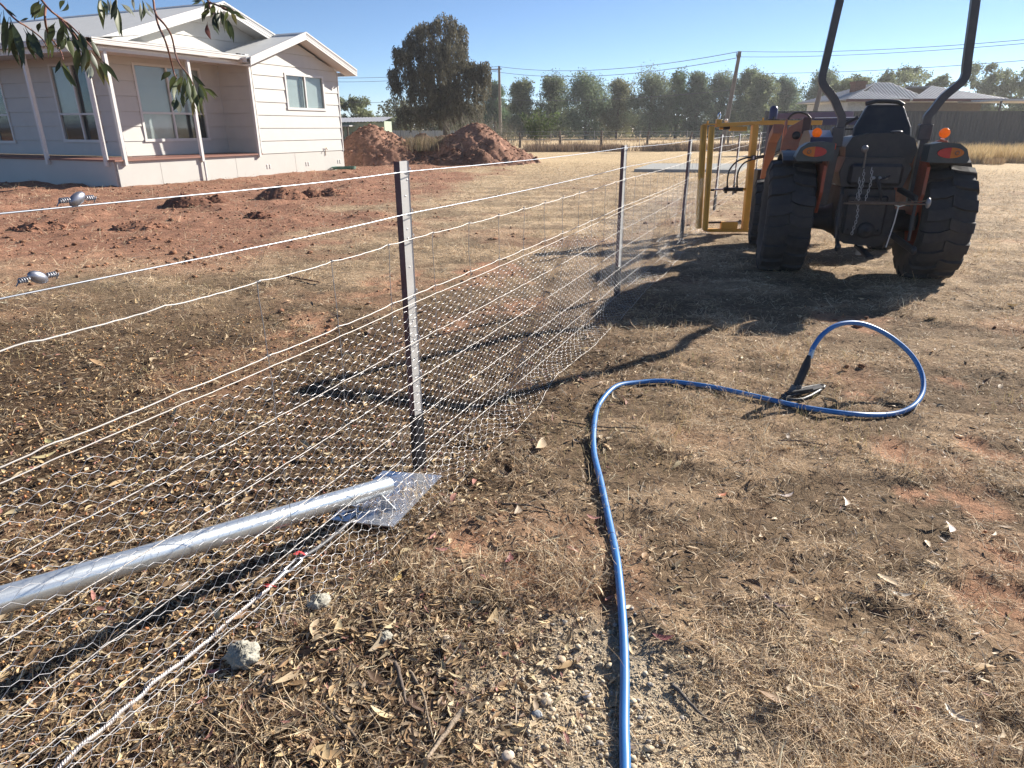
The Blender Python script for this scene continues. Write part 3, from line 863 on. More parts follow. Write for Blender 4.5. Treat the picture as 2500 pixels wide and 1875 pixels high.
def tri(z, c=7.9, half=2.3, z0=3.62, k=.36):
    d = max(0, half - max(0, z - z0) / k); return (c - d, c + d)
weatherboards(b, 0, front(0), 5.6, 10.2, 4.45, 3.62, .425, [], top=tri); b.build('front_wall', WALLW, house)
b = MB(); weatherboards(b, 0, side(5.6), .10, 1.5, 3.62, .75, .43, []); b.build('return_wall', WALLW, house)
b = MB(); weatherboards(b, 0, side(1.5), 1.6, 12.4, 3.70, .75, .43, [W3, W4]); b.build('side_wall', WALLW, house)
b = MB(); b.box((10.1, .1, .7), (10.2, 12.4, 3.62)); b.build('end_wall', WALLW, house)
b = MB(); b.box((5.60, -.012, .70), (5.66, .10, 3.70)); b.build('corner_board', TRIM, house)
b = MB(); b.box((10.16, -.035, .70), (10.205, .10, 3.62)); b.build('corner_board', TRIM, house)
b = MB()
def tri2(z): d = max(0, 4.1 - max(0, z - 3.95) / .325); return (5.6 - d, 5.6 + d)
weatherboards(b, 0, front(1.5), 1.5, 9.7, 5.25, 3.95, .43, [], top=tri2); b.build('upper_gable_wall', WALLW, house)
window(front(1.5), *W1, [3.45], [2.02], dark=(2,)); window(front(0), *W2, [8.24], None, dark=(), drape=8.02)
window(side(1.5), *W3, [3.22], [1.98], dark=(0, 1, 2)); window(side(1.5), *W4, [7.6], [1.98], dark=(0, 1, 2, 3))
# veranda posts
for s, t, z0 in ((.24, -.05, .58), (2.95, -.05, .58), (5.44, -.05, .62)):
    b = MB(); b.box((s - .05, t - .05, z0), (s + .05, t + .05, 3.54), bev=.006); b.build('veranda_post', TRIM, house)
for t in (.26, 2.80, 5.4, 8.0):
    b = MB(); b.box((-.16, t - .05, .58), (-.06, t + .05, 3.50), bev=.006); b.build('veranda_post', TRIM, house)
b = MB(); b.tube([(2.97, -.07, .62), (2.97, -.075, .3), (2.97, -.075, -.12)], .032, 12); b.build('downpipe', TRIM, house)
# veranda beam, gutter, roof and ceiling
b = MB(); b.box((-.11, -.10, 3.50), (5.59, -.02, 3.64)); b.box((-.11, -.02, 3.50), (-.03, 12.4, 3.64)); b.build('veranda_beam', TRIM, house)
def gutter(mb, p, q, out):
    """stepped fascia gutter from p to q, out = outward direction"""
    p, q, o = Vector(p), Vector(q), Vector(out)
    pr = [(0, 0), (.10, 0), (.105, .035), (.085, .05), (.10, .065), (.10, .10), (.115, .115), (.115, .15), (.10, .15), (.09, .02), (0, .02)]
    vs = []
    for e in (p, q): vs += [e + o * a + Vector((0, 0, z)) for a, z in pr]
    n = len(pr); mb.add(vs, [(i, (i + 1) % n, n + (i + 1) % n, n + i) for i in range(n)])
    mb.add(vs[:n], [tuple(range(n))]); mb.add(vs[n:], [tuple(range(n))])
b = MB(); gutter(b, (-.22, -.20, 3.64), (5.52, -.20, 3.64), (0, -1, 0)); gutter(b, (-.20, -.2, 3.64), (-.20, 12.4, 3.64), (-1, 0, 0)); b.build('veranda_gutter', TRIM, house)
def corrug(mb, p00, p10, p01, pitch=.076, amp=.009, wave='u'):
    """corrugated sheet: p00-p10 runs across the waves, p00-p01 runs down the slope"""
    p00, p10, p01 = Vector(p00), Vector(p10), Vector(p01); U = p10 - p00; V = p01 - p00
    nn = U.cross(V).normalized()
    if nn.z < 0: nn = -nn
    k = int(U.length / pitch) * 6; vs = []
    for i in range(k + 1):
        q = p00 + U * (i / k) + nn * (amp * math.sin(i * math.pi / 3)); vs += [q, q + V]
    mb.add(vs, [(2 * i, 2 * i + 2, 2 * i + 3, 2 * i + 1) for i in range(k)], True)
b = MB(); corrug(b, (-.3, -.28, 3.77), (5.55, -.28, 3.77), (-.3, 1.6, 4.05)); b.build('veranda_roof', ROOFW, house)
b = MB(); corrug(b, (-.28, 12.4, 3.77), (-.28, -.25, 3.77), (1.3, 12.4, 3.98)); b.build('veranda_roof', ROOFW, house)
b = MB(); b.box((-.02, -.02, 3.58), (5.59, 1.48, 3.60)); b.box((-.02, 1.48, 3.58), (1.48, 12.3, 3.60)); b.build('veranda_ceiling', TRIM, house)
# main roof: ridge over local x 5.6, gable overhang in front of the upper wall
RZ, RX, k1 = 5.42, 5.6, .325
b = MB()
for sg in (-1, 1): corrug(b, (RX, .86, RZ + .02), (RX, 13.0, RZ + .02), (RX + sg * 4.75, .86, RZ + .02 - 4.75 * k1))
mr = b.build('main_roof', ROOFW, house)
b = MB(); b.prism([(RX - .16, RZ - .03), (RX - .15, RZ + .0), (RX, RZ + .06), (RX + .15, RZ + .0), (RX + .16, RZ - .03), (RX, RZ + .04)], .84, 13.0, 'y'); b.build('ridge_cap', ROOFW, mr)
def barge(mb, cx, rz, half, k, y, hgt_=.24, th=.03):
    for sg in (-1, 1):
        for (lo, hi, yo) in ((-hgt_, -hgt_ * .66, 0), (-hgt_ * .64, -hgt_ * .3, -.008), (-hgt_ * .28, .03, -.016), (.0, .05, -.035)):
            x0, x1 = cx, cx + sg * half
            pl = [(x0, rz + lo), (x1, rz - half * k + lo), (x1, rz - half * k + hi), (x0, rz + hi)]
            mb.prism(pl, y + yo, y + th, 'y')
b = MB(); barge(b, RX, RZ + .02, 4.75, k1, .82); b.build('barge_board', TRIM, house)
b = MB()
for sg in (-1, 1): b.prism([(RX, RZ - .17), (RX + sg * 4.7, RZ - .17 - 4.7 * k1), (RX + sg * 4.7, RZ - .15 - 4.7 * k1), (RX, RZ - .15)], .86, 1.5, 'y')
b.build('soffit', TRIM, house)
b = MB(); gutter(b, (RX - 4.75, .86, RZ - 4.75 * k1 - .16), (RX - 4.75, 12.9, RZ - 4.75 * k1 - .16), (-1, 0, 0)); b.build('main_gutter', TRIM, house)
# front gable
GX, GZ, k2, GH = 7.9, 4.70, .36, 2.86
b = MB()
for sg in (-1, 1): corrug(b, (GX, -.52, GZ + .02), (GX, 6.0, GZ + .02), (GX + sg * GH, -.52, GZ + .02 - GH * k2))
gr = b.build('front_roof', ROOFW, house)
b = MB(); b.prism([(GX - .16, GZ - .03), (GX - .15, GZ), (GX, GZ + .06), (GX + .15, GZ), (GX + .16, GZ - .03), (GX, GZ + .04)], -.54, 5.0, 'y'); b.build('ridge_cap', ROOFW, gr)
b = MB(); barge(b, GX, GZ + .02, GH, k2, -.56, .20); b.build('barge_board', TRIM, house)
b = MB()
for sg in (-1, 1): b.prism([(GX, GZ - .17), (GX + sg * (GH - .06), GZ - .17 - (GH - .06) * k2), (GX + sg * (GH - .06), GZ - .15 - (GH - .06) * k2), (GX, GZ - .15)], -.525, -.02, 'y')
b.build('soffit', TRIM, house)
b = MB(); gutter(b, (GX + GH, -.50, GZ - GH * k2 - .16), (GX + GH, 6, GZ - GH * k2 - .16), (1, 0, 0)); gutter(b, (GX - GH, -.50, GZ - GH * k2 - .10), (GX - GH, 1.9, GZ - GH * k2 - .10), (-1, 0, 0)); b.build('front_gutter', TRIM, house)
b = MB(); b.box((5.28, -.12, 3.66), (5.62, .02, 3.86), bev=.01); b.build('meter_box', TRIM, house)
b = MB(); b.box((4.95, -.16, 3.74), (5.08, -.05, 3.85), bev=.01); b.build('flood_light', M('black lamp', (.03, .03, .035), .4), house)
b = MB()
b.tube([(9.04, 0, .80), (9.04, -.10, .80), (9.04, -.13, .76)], .014, 10); b.tube([(9.04, -.02, .80), (9.04, -.02, .55)], .012, 8); b.tube([(9.04, -.08, .80), (9.04, -.08, .86)], .009, 8); b.tube([(8.99, -.08, .865), (9.09, -.08, .865)], .010, 8)
b.build('tap', M('copper tap', (.42, .26, .17), .4, metal=.8), house)
hx = Matrix.Rotation(R(66), 4, 'Z')
cc = hx @ Vector((9.55, -.45, 0)) + Vector(HC)
coil = thing('garden_hose_coil', 'green garden hose coiled on the ground at the corner of the house', 'garden hose', (cc.x, cc.y, hz(cc.x, cc.y)))
b = MB()
b.tube([(math.cos(t) * (.30 + .03 * math.sin(t * .37)) * 1.5, math.sin(t) * (.30 + .03 * math.cos(t * .53)), .02 + t * .0022 + .008 * math.sin(t * 1.7)) for t in [k * .2 for k in range(200)]], .012, 6)
b.build('hose_loops', M('green hose', (.05, .16, .11), .45), coil)

# ---------------------------------------------------------------- tractor seen from behind (local x right, y forward)
TYRE = M('dusty tyre rubber', (.030, .030, .032), .8, var=.3, scale=10, dirt=(.085, .072, .060), dirtamt=.55, bump=.15)
ORANGE = M('orange tractor paint', (.34, .065, .028), .45, var=.2, scale=5, dirt=(.12, .085, .065), dirtamt=.85)  # dirt, mixed in heavily to put shade into the guard panels
BLACKP = M('black plastic', (.020, .021, .025), .42, var=.2, scale=6, dirt=(.10, .085, .07), dirtamt=.5)
DARKST = M('dark greasy steel', (.030, .030, .033), .5, metal=.3, var=.3, scale=12, dirt=(.10, .08, .065), dirtamt=.6)
ROPSM = M('charcoal painted tube', (.045, .045, .052), .36, var=.15, scale=8, dirt=(.16, .14, .12), dirtamt=.4)
AMBER = M('amber lens', (.95, .36, .02), .25, var=.12, scale=40, transl=.45)
REDL = M('red lens', (.55, .03, .03), .22, var=.1, scale=40, transl=.2)
ORL = M('orange lens', (.75, .22, .03), .22, var=.1, scale=40, transl=.3)
TEAL = M('dark lamp housing', (.035, .05, .055), .4, var=.15, scale=8, dirt=(.14, .13, .12), dirtamt=.4)
tractor = thing('tractor', 'orange and black tractor with tall roll bar and big dusty rear tyres', 'tractor', tuple(TR_O), -TR_A)
def wheel(name, x, y, rad, wid, lugs, flip, rimr):
    mb = MB(); rc = Matrix.Translation((x, y, rad)) @ Matrix.Rotation(math.pi / 2, 4, 'Y')
    h = wid / 2; r2 = rad - .035
    prof = [(rimr, -h * .72), (rimr + .05, -h * .90), ((rimr + r2) / 2 + .02, -h * .99), (r2 - .05, -h * .96), (r2 - .005, -h * .84), (r2 + .003, -h * .4), (r2 + .004, 0), (r2 + .003, h * .4), (r2 - .005, h * .84), (r2 - .05, h * .96), ((rimr + r2) / 2 + .02, h * .99), (rimr + .05, h * .90), (rimr, h * .72)]
    mb.lathe(prof, 48, rc)
    # lugs: stepped bars from the middle to the shoulder, the two sides staggered
    for sgn in (-1, 1):
        for k in range(lugs):
            a0 = 2 * math.pi * (k + (.5 if sgn > 0 else 0)) / lugs
            hw = math.pi / lugs * .56
            pts = []
            for (zz, da, rr) in ((-.04, 0, rad), (.35, .30, rad), (.62, .36, rad - .002), (.90, .36, rad - .012), (1.0, .36, rad - .075)):
                pts.append((zz * h * sgn, a0 + da * math.pi / lugs * 1.1, rr))
            vs = []
            for zz, aa, rr in pts:
                for e, r_ in ((-hw, rr - .06), (-hw * .82, rr), (hw * .82, rr), (hw, rr - .06)):
                    vs.append(rc @ Vector((r_ * math.cos(aa + e), r_ * math.sin(aa + e), zz)))
            fs = [(0, 1, 2, 3), (16, 19, 18, 17)]
            for i in range(4):
                for j in range(4): fs.append((i * 4 + j, i * 4 + (j + 1) % 4, i * 4 + 4 + (j + 1) % 4, i * 4 + 4 + j))
            mb.add(vs, fs)
    w_ = mb.build(name, TYRE, tractor)
    rm = MB()
    o = -1 if flip else 1
    rm.lathe([(rimr + .012, h * .74 * o), (rimr - .01, h * .70 * o), (rimr - .03, h * .30 * o), (rimr * .62, h * .22 * o), (rimr * .55, h * .36 * o), (.10, h * .36 * o), (.09, h * .52 * o), (0, h * .54 * o)], 40, rc)
    rm.lathe([(rimr + .01, -h * .74 * o), (rimr - .02, -h * .6 * o), (rimr - .03, h * .2 * o)], 40, rc)
    for k in range(8):
        a = k * math.pi / 4; rm.lathe([(0, h * .40 * o), (.016, h * .40 * o), (.016, h * .46 * o), (0, h * .46 * o)], 6, rc @ Matrix.Translation((math.cos(a) * .15, math.sin(a) * .15, 0)))
    rm.build('rim', ORANGE, w_)
wheel('rear_wheel', -.765, 0, .63, .49, 17, True, .33); wheel('rear_wheel', .765, 0, .63, .49, 17, False, .33)
wheel('front_wheel', -.87, 1.95, .46, .30, 15, True, .21); wheel('front_wheel', .72, 1.95, .46, .30, 15, False, .21)
b = MB(); b.tube([(-.6, 0, .625), (-.34, 0, .625), (-.24, 0, .64), (.24, 0, .64), (.34, 0, .625), (.6, 0, .625)], [.10, .13, .19, .19, .13, .10], 20)
b.build('rear_axle', DARKST, tractor)
b = MB(); b.tube([(-.80, 1.95, .46), (.66, 1.95, .46)], .07, 12); b.box((-.16, 1.7, .36), (.16, 2.2, .62), bev=.03); b.build('front_axle', DARKST, tractor)
b = MB()
b.prism([(-.26, .98), (-.29, .70), (-.25, .46), (-.15, .40), (.15, .38), (.26, .44), (.30, .70), (.26, .98)], -.34, .5, 'y')
b.box((-.17, .5, .42), (.17, 1.9, .80), bev=.04); b.box((-.20, -.40, .50), (.20, -.33, .92), bev=.02)
b.lathe([(0, 0), (.085, 0), (.085, .05), (.05, .06), (.02, .06), (.02, .12), (0, .12)], 20, Matrix.Translation((.03, -.39, .56)) @ Matrix.Rotation(math.pi / 2, 4, 'X'))
for px, pz in ((-.15, .86), (.15, .86), (-.15, .56), (.15, .56), (-.05, .88), (.08, .88)): b.lathe([(0, 0), (.016, 0), (.016, .02), (0, .02)], 6, Matrix.Translation((px, -.40, pz)) @ Matrix.Rotation(math.pi / 2, 4, 'X'))
b.build('gearbox', DARKST, tractor)
b = MB(); b.prism([(-.27, 1.0), (-.31, 1.14), (-.27, 1.30), (.30, 1.30), (.38, 1.20), (.33, 1.0)], -.30, .35, 'y'); b.box((-.22, -.36, 1.02), (.30, -.28, 1.24), bev=.03); b.build('rear_cover', BLACKP, tractor)
# seat: cushion block, armrests, raked backrest with a padded top
b = MB(); b.prism([(-.25, 1.24), (-.27, 1.40), (-.22, 1.50), (-.06, 1.54), (.26, 1.545), (.38, 1.49), (.43, 1.38), (.40, 1.24)], -.18, .34, 'y', smooth=False); b.build('seat', BLACKP, tractor)
b = MB()
sec = [(-.13, -.02, 1.50, .30), (-.115, .02, 1.60, .29), (-.075, .06, 1.70, .24), (-.05, .09, 1.79, .20), (-.03, .105, 1.83, .17)]
vs = []; cx = .11
for i, (xl, yy, zz, hw) in enumerate(sec):
    vs += [(cx - hw, yy + .0, zz), (cx + hw * .92, yy, zz), (cx + hw * .92, yy + .10, zz), (cx - hw, yy + .10, zz)]
fs = [(0, 1, 2, 3), (16, 19, 18, 17)]
for i in range(4):
    for j in range(4): fs.append((i * 4 + j, i * 4 + (j + 1) % 4, i * 4 + 4 + (j + 1) % 4, i * 4 + 4 + j))
b.add(vs, fs); bk = b.build('backrest', BLACKP, tractor)
bv = bk.modifiers.new('round', 'BEVEL'); bv.width = .022; bv.segments = 2
b = MB(); b.tube([(-.10, .10, 1.835), (0, .10, 1.862), (.12, .10, 1.862), (.22, .10, 1.852), (.275, .10, 1.82)], .022, 8); b.build('headrest_roll', BLACKP, bk)
b = MB(); b.ball((.20, -.17, 1.555), .06, 12, (1.0, .6, .25)); b.build('seat_pad', M('worn pad', (.09, .09, .10), .35), tractor)
b = MB(); b.tube([(-.27, .2, 1.28), (-.33, .1, 1.55), (-.27, .04, 1.64), (-.16, .03, 1.70)], .018, 8); b.build('seat_belt', BLACKP, tractor)
b = MB()
sw = Matrix.Translation((-.02, .95, 1.58)) @ Matrix.Rotation(R(-35), 4, 'X')
b.tube([sw @ Vector((.20 * math.cos(t), .20 * math.sin(t), 0)) for t in [2 * math.pi * k / 28 for k in range(29)]], .016, 8)
b.tube([sw @ Vector((-.2, 0, 0)), sw @ Vector((.2, 0, 0))], .012, 6); b.tube([sw @ Vector((0, 0, 0)), sw @ Vector((0, 0, -.4))], .025, 8)
b.build('steering_wheel', BLACKP, tractor)
b = MB(); b.prism([(-.26, .80), (-.28, 1.22), (-.20, 1.40), (.20, 1.40), (.28, 1.22), (.26, .80)], 1.0, 2.3, 'y'); b.box((-.25, .98, 1.2), (.25, 1.1, 1.48), bev=.05); b.build('bonnet', BLACKP, tractor)
b = MB(); b.box((-.62, .35, .62), (.62, 1.05, .68), bev=.02); b.build('footplate', DARKST, tractor)
# mudguards with tail lamps
for sg in (-1, 1):
    b = MB()
    arc = [(math.cos(R(119 - k * 7.4)) * .73, .625 + math.sin(R(119 - k * 7.4)) * .73) for k in range(14)]
    inn = [(yy * .955, .625 + (zz - .625) * .955) for yy, zz in arc]
    x0, x1 = sorted((sg * .50, sg * .90))
    b.prism(arc + inn[::-1], x0, x1, 'x'); g = b.build('mudguard', BLACKP, tractor)
    b = MB(); xa, xb = sorted((sg * .47, sg * .50))
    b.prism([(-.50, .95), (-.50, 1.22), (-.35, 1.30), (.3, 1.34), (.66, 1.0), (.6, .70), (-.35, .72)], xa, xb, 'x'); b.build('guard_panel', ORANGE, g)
    # lamp box: rounded trapezoid housing on the back of the guard
    cx = sg * .615; m_ = sg
    pl = [(cx - m_ * .18, 1.27), (cx + m_ * .17, 1.265), (cx + m_ * .19, 1.30), (cx + m_ * .15, 1.40), (cx + m_ * .08, 1.45), (cx - m_ * .08, 1.462), (cx - m_ * .18, 1.44)]
    b = MB(); b.prism(pl, -.58, -.34, 'y'); hb = b.build('tail_lamp', TEAL, tractor)
    bv = hb.modifiers.new('round', 'BEVEL'); bv.width = .014; bv.segments = 2
    for nm, mt, lo, hi in (('red_lens', REDL, -1, .0), ('amber_lens', ORL, .0, 1)):
        b = MB(); pr = []
        for k in range(13):
            t = math.pi * k / 12 + (math.pi / 2 if lo < 0 else -math.pi / 2)
            pr.append((cx + .01 * m_ + m_ * .115 * math.cos(t), 1.362 + .050 * math.sin(t)))
        b.prism(pr, -.600, -.575, 'y'); ln = b.build(nm, mt, hb)
        if lo == 0:
            b = MB(); b.lathe([(.012, 0), (.024, 0), (.024, .008), (.012, .008)], 16, Matrix.Translation((cx + m_ * .065, -.603, 1.362)) @ Matrix.Rotation(math.pi / 2, 4, 'X')); b.build('lens_ring', M('lens ring', (.35, .12, .04), .3), ln)
    # amber flasher on a stalk
    fx = sg * .60
    b = MB(); b.tube([(fx, -.30, 1.45), (fx, -.32, 1.49)], .02, 10); b.box((fx - .05, -.36, 1.445), (fx + .05, -.26, 1.475), bev=.01); st = b.build('flasher', ORANGE, tractor)
    b = MB(); b.lathe([(0, -.03), (.035, -.028), (.047, -.012), (.049, .01), (.045, .028), (.03, .036), (0, .038)], 24, Matrix.Translation((fx, -.345, 1.545)) @ Matrix.Rotation(math.pi / 2, 4, 'X')); b.build('amber_lens', AMBER, st)
b = MB(); b.box((-.44, -.44, 1.38), (-.405, -.42, 1.44), bev=.006); b.build('side_reflector', M('red reflector', (.85, .14, .06), .25, transl=.3), tractor)
# left guard hump in front of the lamp
b = MB(); b.prism([(-.40, 1.42), (-.38, 1.50), (-.10, 1.57), (.30, 1.56), (.62, 1.42), (.62, 1.38)], -.66, -.44, 'x'); b.build('guard_cap', M('dark purple black cowl', (.05, .04, .06), .28, var=.15), tractor)
# roll bar: two bent posts and the top hoop above the frame
b = MB()
for sg, lo in ((-1, -.36), (1, .47)):
    tx = -.555 if sg < 0 else .66
    pts = [(lo + (-.04 if sg < 0 else .0), -.15, .80), (lo, -.15, 1.50), (lo + sg * -.01, -.15, 1.68), (lo + sg * .03, -.15, 1.76), (lo + (tx - lo) * .55, -.15, 1.89), (tx * 1.06, -.15, 2.02), (tx * 1.10, -.15, 2.10), (tx * 1.08, -.15, 2.22), (tx, -.16, 2.80), (tx * .97, -.16, 2.88)]
    if sg < 0: L_ = pts
    else: R_ = pts
full = L_ + [(-.45, -.16, 2.94), (.56, -.16, 2.94)] + R_[::-1]
def smooth_path(p, k=5):
    p = [Vector(q) for q in p]; out = []
    for i in range(len(p) - 1):
        a, b_, c, d = p[max(i - 1, 0)], p[i], p[i + 1], p[min(i + 2, len(p) - 1)]
        for j in range(k):
            t = j / k; out.append(.5 * ((2 * b_) + (c - a) * t + (2 * a - 5 * b_ + 4 * c - d) * t * t + (3 * b_ - a - 3 * c + d) * t ** 3))
    return out + [p[-1]]
b.tube(smooth_path(full, 4), .037, 4, sq=True, up=(0, 1, 0)); rb = b.build('roll_bar', ROPSM, tractor)
bv = rb.modifiers.new('round', 'BEVEL'); bv.width = .012; bv.segments = 2
b = MB(); b.box((.40, -.20, 1.47), (.53, -.09, 1.63), bev=.01); b.build('hinge_bracket', ROPSM, rb)
b = MB(); b.box((-.43, -.20, 1.40), (-.31, -.09, 1.60), bev=.01); b.build('hinge_bracket', ROPSM, rb)
b = MB(); b.tube([(-.10, -.40, 1.20), (-.11, -.44, 1.33), (-.12, -.46, 1.37)], .010, 8); b.ball((-.13, -.46, 1.39), .035, 12, (1, .9, 1.1)); b.build('lever', M('worn lever knob', (.22, .21, .20), .35, metal=.4), tractor)
b = MB(); b.tube([(.34, .2, 1.5), (.36, .25, 1.66)], .008, 6); b.box((.32, .24, 1.62), (.385, .26, 1.70), bev=.01); b.build('mirror', BLACKP, tractor)
# three point linkage: arms, cross bar, check chains
for x in (-.30, .40):
    b = MB(); b.bar((x * .75, -.25, .52), (x, -.88, .44), .035, .07, bev=.01); b.ball((x, -.9, .44), .045, 12, (.7, 1, 1)); b.build('lower_link', DARKST, tractor)
    b = MB(); b.bar((x * .8, -.2, .98), (x * 1.0, -.62, .92), .04, .06, bev=.01); b.tube([(x, -.62, .92), (x, -.66, .50)], .016, 8); b.tube([(x, -.64, .75), (x, -.655, .62)], .024, 8); b.build('lift_rod', DARKST, tractor)
LB = M('rusty link bar', (.16, .12, .09), .5, metal=.5, var=.3, scale=20)
b = MB(); b.tube([(-.32, -.92, .885), (.43, -.90, .895)], .011, 8); b.tube([(-.28, -.92, .905), (.10, -.91, .900), (.43, -.90, .925)], .006, 6); cb = b.build('link_bar', LB, tractor)
b = MB(); b.ball((.44, -.90, .905), .034, 12, (.7, 1, 1.5)); b.build('ball_end', M('worn ball end', (.30, .30, .30), .4, metal=.6), cb)
for x, z0, z1 in ((-.13, 1.18, .50), (-.06, 1.20, .86), (-.16, 1.1, .88)):
    b = MB(); n = int((z0 - z1) / .030)
    for k in range(n):
        c = Vector((x + .008 * math.sin(k * .5), -.60 - .05 * math.sin(k / n * 3), z0 - k * .030))
        ax = (1, 0) if k % 2 else (0, 1)
        b.tube([c + Vector((ax[0] * .010 * math.cos(t), ax[1] * .010 * math.cos(t), .019 * math.sin(t))) for t in [2 * math.pi * q / 10 for q in range(11)]], .0035, 5, caps=False)
    b.build('check_chain', M('bright chain', (.42, .42, .42), .4, metal=.8), tractor)
b = MB(); b.tube([(.19, -.88, .875), (.185, -.86, .70), (.165, -.82, .45)], .006, 6); b.tube([(.15, -.89, .88), (.19, -.90, .865), (.24, -.89, .88)], .006, 6); b.build('white_cord', M('frayed white cord', (.62, .62, .60), .7), tractor)
b = MB(); b.bar((.02, -.2, .36), (.03, -.85, .34), .07, .035, bev=.006); b.build('drawbar', DARKST, tractor)
b = MB(); b.box((.0, -.3, .27), (.055, -.26, .43), bev=.006); b.build('stand_leg', M('pale worn steel', (.36, .34, .31), .5, metal=.4), tractor)
for zz in (1.02, 1.06):
    b = MB(); b.tube([(.05 + (zz - 1.02) * 3, -.37, zz + .06), (.06, -.45, zz + .02), (.09, -.48, zz - .06), (.12, -.42, zz - .14)], .011, 8); b.build('hydraulic_hose', BLACKP, tractor)
for x in (.02, .08, .14): 
    b = MB(); b.lathe([(0, 0), (.016, 0), (.016, .03), (.010, .032), (.010, .04), (0, .04)], 10, Matrix.Translation((x, -.36, 1.10)) @ Matrix.Rotation(math.pi / 2, 4, 'X')); b.build('remote_coupler', M('bright coupler', (.5, .5, .5), .3, metal=.9), tractor)
# loader: left upright plates with dark hole discs and a roller, arm going forward
LO = M('faded orange loader plate', (.42, .14, .075), .5, var=.2, scale=6, dirt=(.36, .24, .17), dirtamt=.7)
b = MB()
for x in (-.76, -.56):
    b.prism([(1.45, 1.10), (1.80, 1.10), (1.78, 1.40), (1.70, 1.66), (1.55, 1.70), (1.48, 1.60)], x, x + .022, 'x')
b.prism([(-.80, 1.08), (-.775, 1.44), (-.72, 1.60), (-.56, 1.70), (-.54, 1.52), (-.555, 1.08)], 1.44, 1.46, 'y')
lu = b.build('loader_upright', LO, tractor)
for p in ((-.69, 1.28), (-.62, 1.50)):
    b = MB(); b.lathe([(0, 0), (.05, 0), (.05, .035), (0, .035)], 16, Matrix.Translation((p[0], 1.44, p[1])) @ Matrix.Rotation(math.pi / 2, 4, 'X'))
    b.build('hole_shade_disc', M('painted hole shade', (.03, .02, .02), .6), lu)  # dark disc painted for the shade inside each plate hole
b = MB(); b.lathe([(0, 0), (.04, 0), (.045, .01), (.045, .10), (.03, .11), (0, .11)], 18, Matrix.Translation((-.68, 1.40, 1.20)) @ Matrix.Rotation(R(70), 4, 'X') @ Matrix.Rotation(R(25), 4, 'Y')); b.build('pivot_roller', M('pale roller', (.52, .44, .38), .5), lu)
for x in (-.84, .66):
    b = MB(); b.tube([(x, 1.62, 1.58), (x, 2.2, 1.45), (x, 2.8, .95), (x, 3.1, .60)], .06, 4, sq=True); b.build('loader_arm', LO if x < 0 else ORANGE, tractor)
b = MB(); b.box((-.56, 1.42, 1.52), (-.46, 1.62, 1.72), bev=.01); b.build('clevis', M('dark brown clevis', (.10, .045, .035), .5), tractor)

# ---------------------------------------------------------------- yellow frame and blue mast carried on the loader
YEL = M('yellow frame paint', (.66, .35, .055), .42, var=.10, scale=5, dirt=(.38, .20, .06), dirtamt=.5)
YEL2 = M('worn yellow roller', (.58, .34, .06), .45, var=.2, scale=9, stretch=(6, 6, .7), dirt=(.16, .11, .05), dirtamt=.6)
NAVY = M('navy paint', (.028, .028, .085), .35, var=.15, scale=5)
MAUVE = M('faded mauve rail', (.20, .15, .19), .5, var=.15, scale=5)
BLK = M('black cylinder paint', (.015, .015, .018), .35, var=.15)
CHR = M('chrome rod', (.75, .75, .77), .15, metal=1, var=.05)
FO = Vector((3.0, 10.9, 0.0))
frame = thing('yellow_frame', 'yellow steel frame with twin upright rollers and a black hydraulic ram held beside the fence', 'fencing frame', tuple(FO))
def fp(x, z, y=0): return Vector((x - 3.0, y, z))
b = MB(); b.bar(fp(2.95, 1.635, .05), fp(3.025, .07, .05), .088, .088, bev=.012); b.build('roller_bar', YEL2, frame)
b = MB(); b.bar(fp(3.052, 1.615, -.03), fp(3.112, .05, -.03), .085, .075, bev=.012); b.build('roller_bar', YEL2, frame)
b = MB(); b.bar(fp(3.718, 1.635), fp(3.757, .065), .112, .09, bev=.008); b.build('upright', YEL, frame)
b = MB(); b.box((2.94 - 3, -.07, 1.628), (3.14 - 3, .09, 1.652), bev=.004); b.prism([(3.12 - 3, 1.60), (3.3 - 3, 1.61), (3.86 - 3, 1.645), (3.86 - 3, 1.69), (3.14 - 3, 1.655)], -.06, .08, 'y'); b.box((3.80 - 3, -.035, 1.632), (4.73 - 3, .035, 1.697), bev=.005); b.build('top_beam', YEL, frame)
b = MB(); b.box((3.10 - 3, -.05, .024), (3.98 - 3, .04, .074), bev=.005); b.build('bottom_beam', YEL, frame)
b = MB(); b.box((3.335 - 3, -.05, 1.545), (3.59 - 3, .04, 1.612), bev=.006); b.bar(fp(3.36, 1.585, -.056), fp(3.56, 1.588, -.056), .012, .012); t_ = b.build('slide_box', YEL, frame)
b = MB(); b.tube([fp(3.18, 1.582), fp(3.24, 1.582)], .016, 10); b.build('slide_end', YEL, t_)
b = MB(); b.tube([fp(3.235, 1.582), fp(3.345, 1.590)], .022, 10); b.build('slide_pin', BLK, t_)
b = MB(); b.box((3.36 - 3, -.06, .074), (3.62 - 3, .03, .185), bev=.006); t_ = b.build('slide_box', YEL, frame)
b = MB(); b.tube([fp(3.15, .168), fp(3.36, .172)], .016, 10); b.build('slide_pin', BLK, t_)
b = MB(); b.tube([fp(3.345, .682), fp(3.59, .682)], .030, 16); b.tube([fp(3.40, .682), fp(3.40, .735)], .020, 10); b.tube([fp(3.555, .682), fp(3.555, .735)], .020, 10)
for x in (3.375, 3.545): b.tube([fp(x - .016, .682), fp(x + .016, .682)], .038, 16)
for x in (3.385, 3.535): b.box((x - 3 - .02, -.02, .625), (x - 3 + .02, .02, .66), bev=.005)
b.box((3.585 - 3, -.025, .655), (3.65 - 3, -.012, .71)); b.box((3.585 - 3, .012, .655), (3.65 - 3, .025, .71)); cy = b.build('ram', BLK, frame)
b = MB(); b.tube([fp(3.14, .672), fp(3.35, .682)], .014, 10); b.build('ram_rod', CHR, cy)
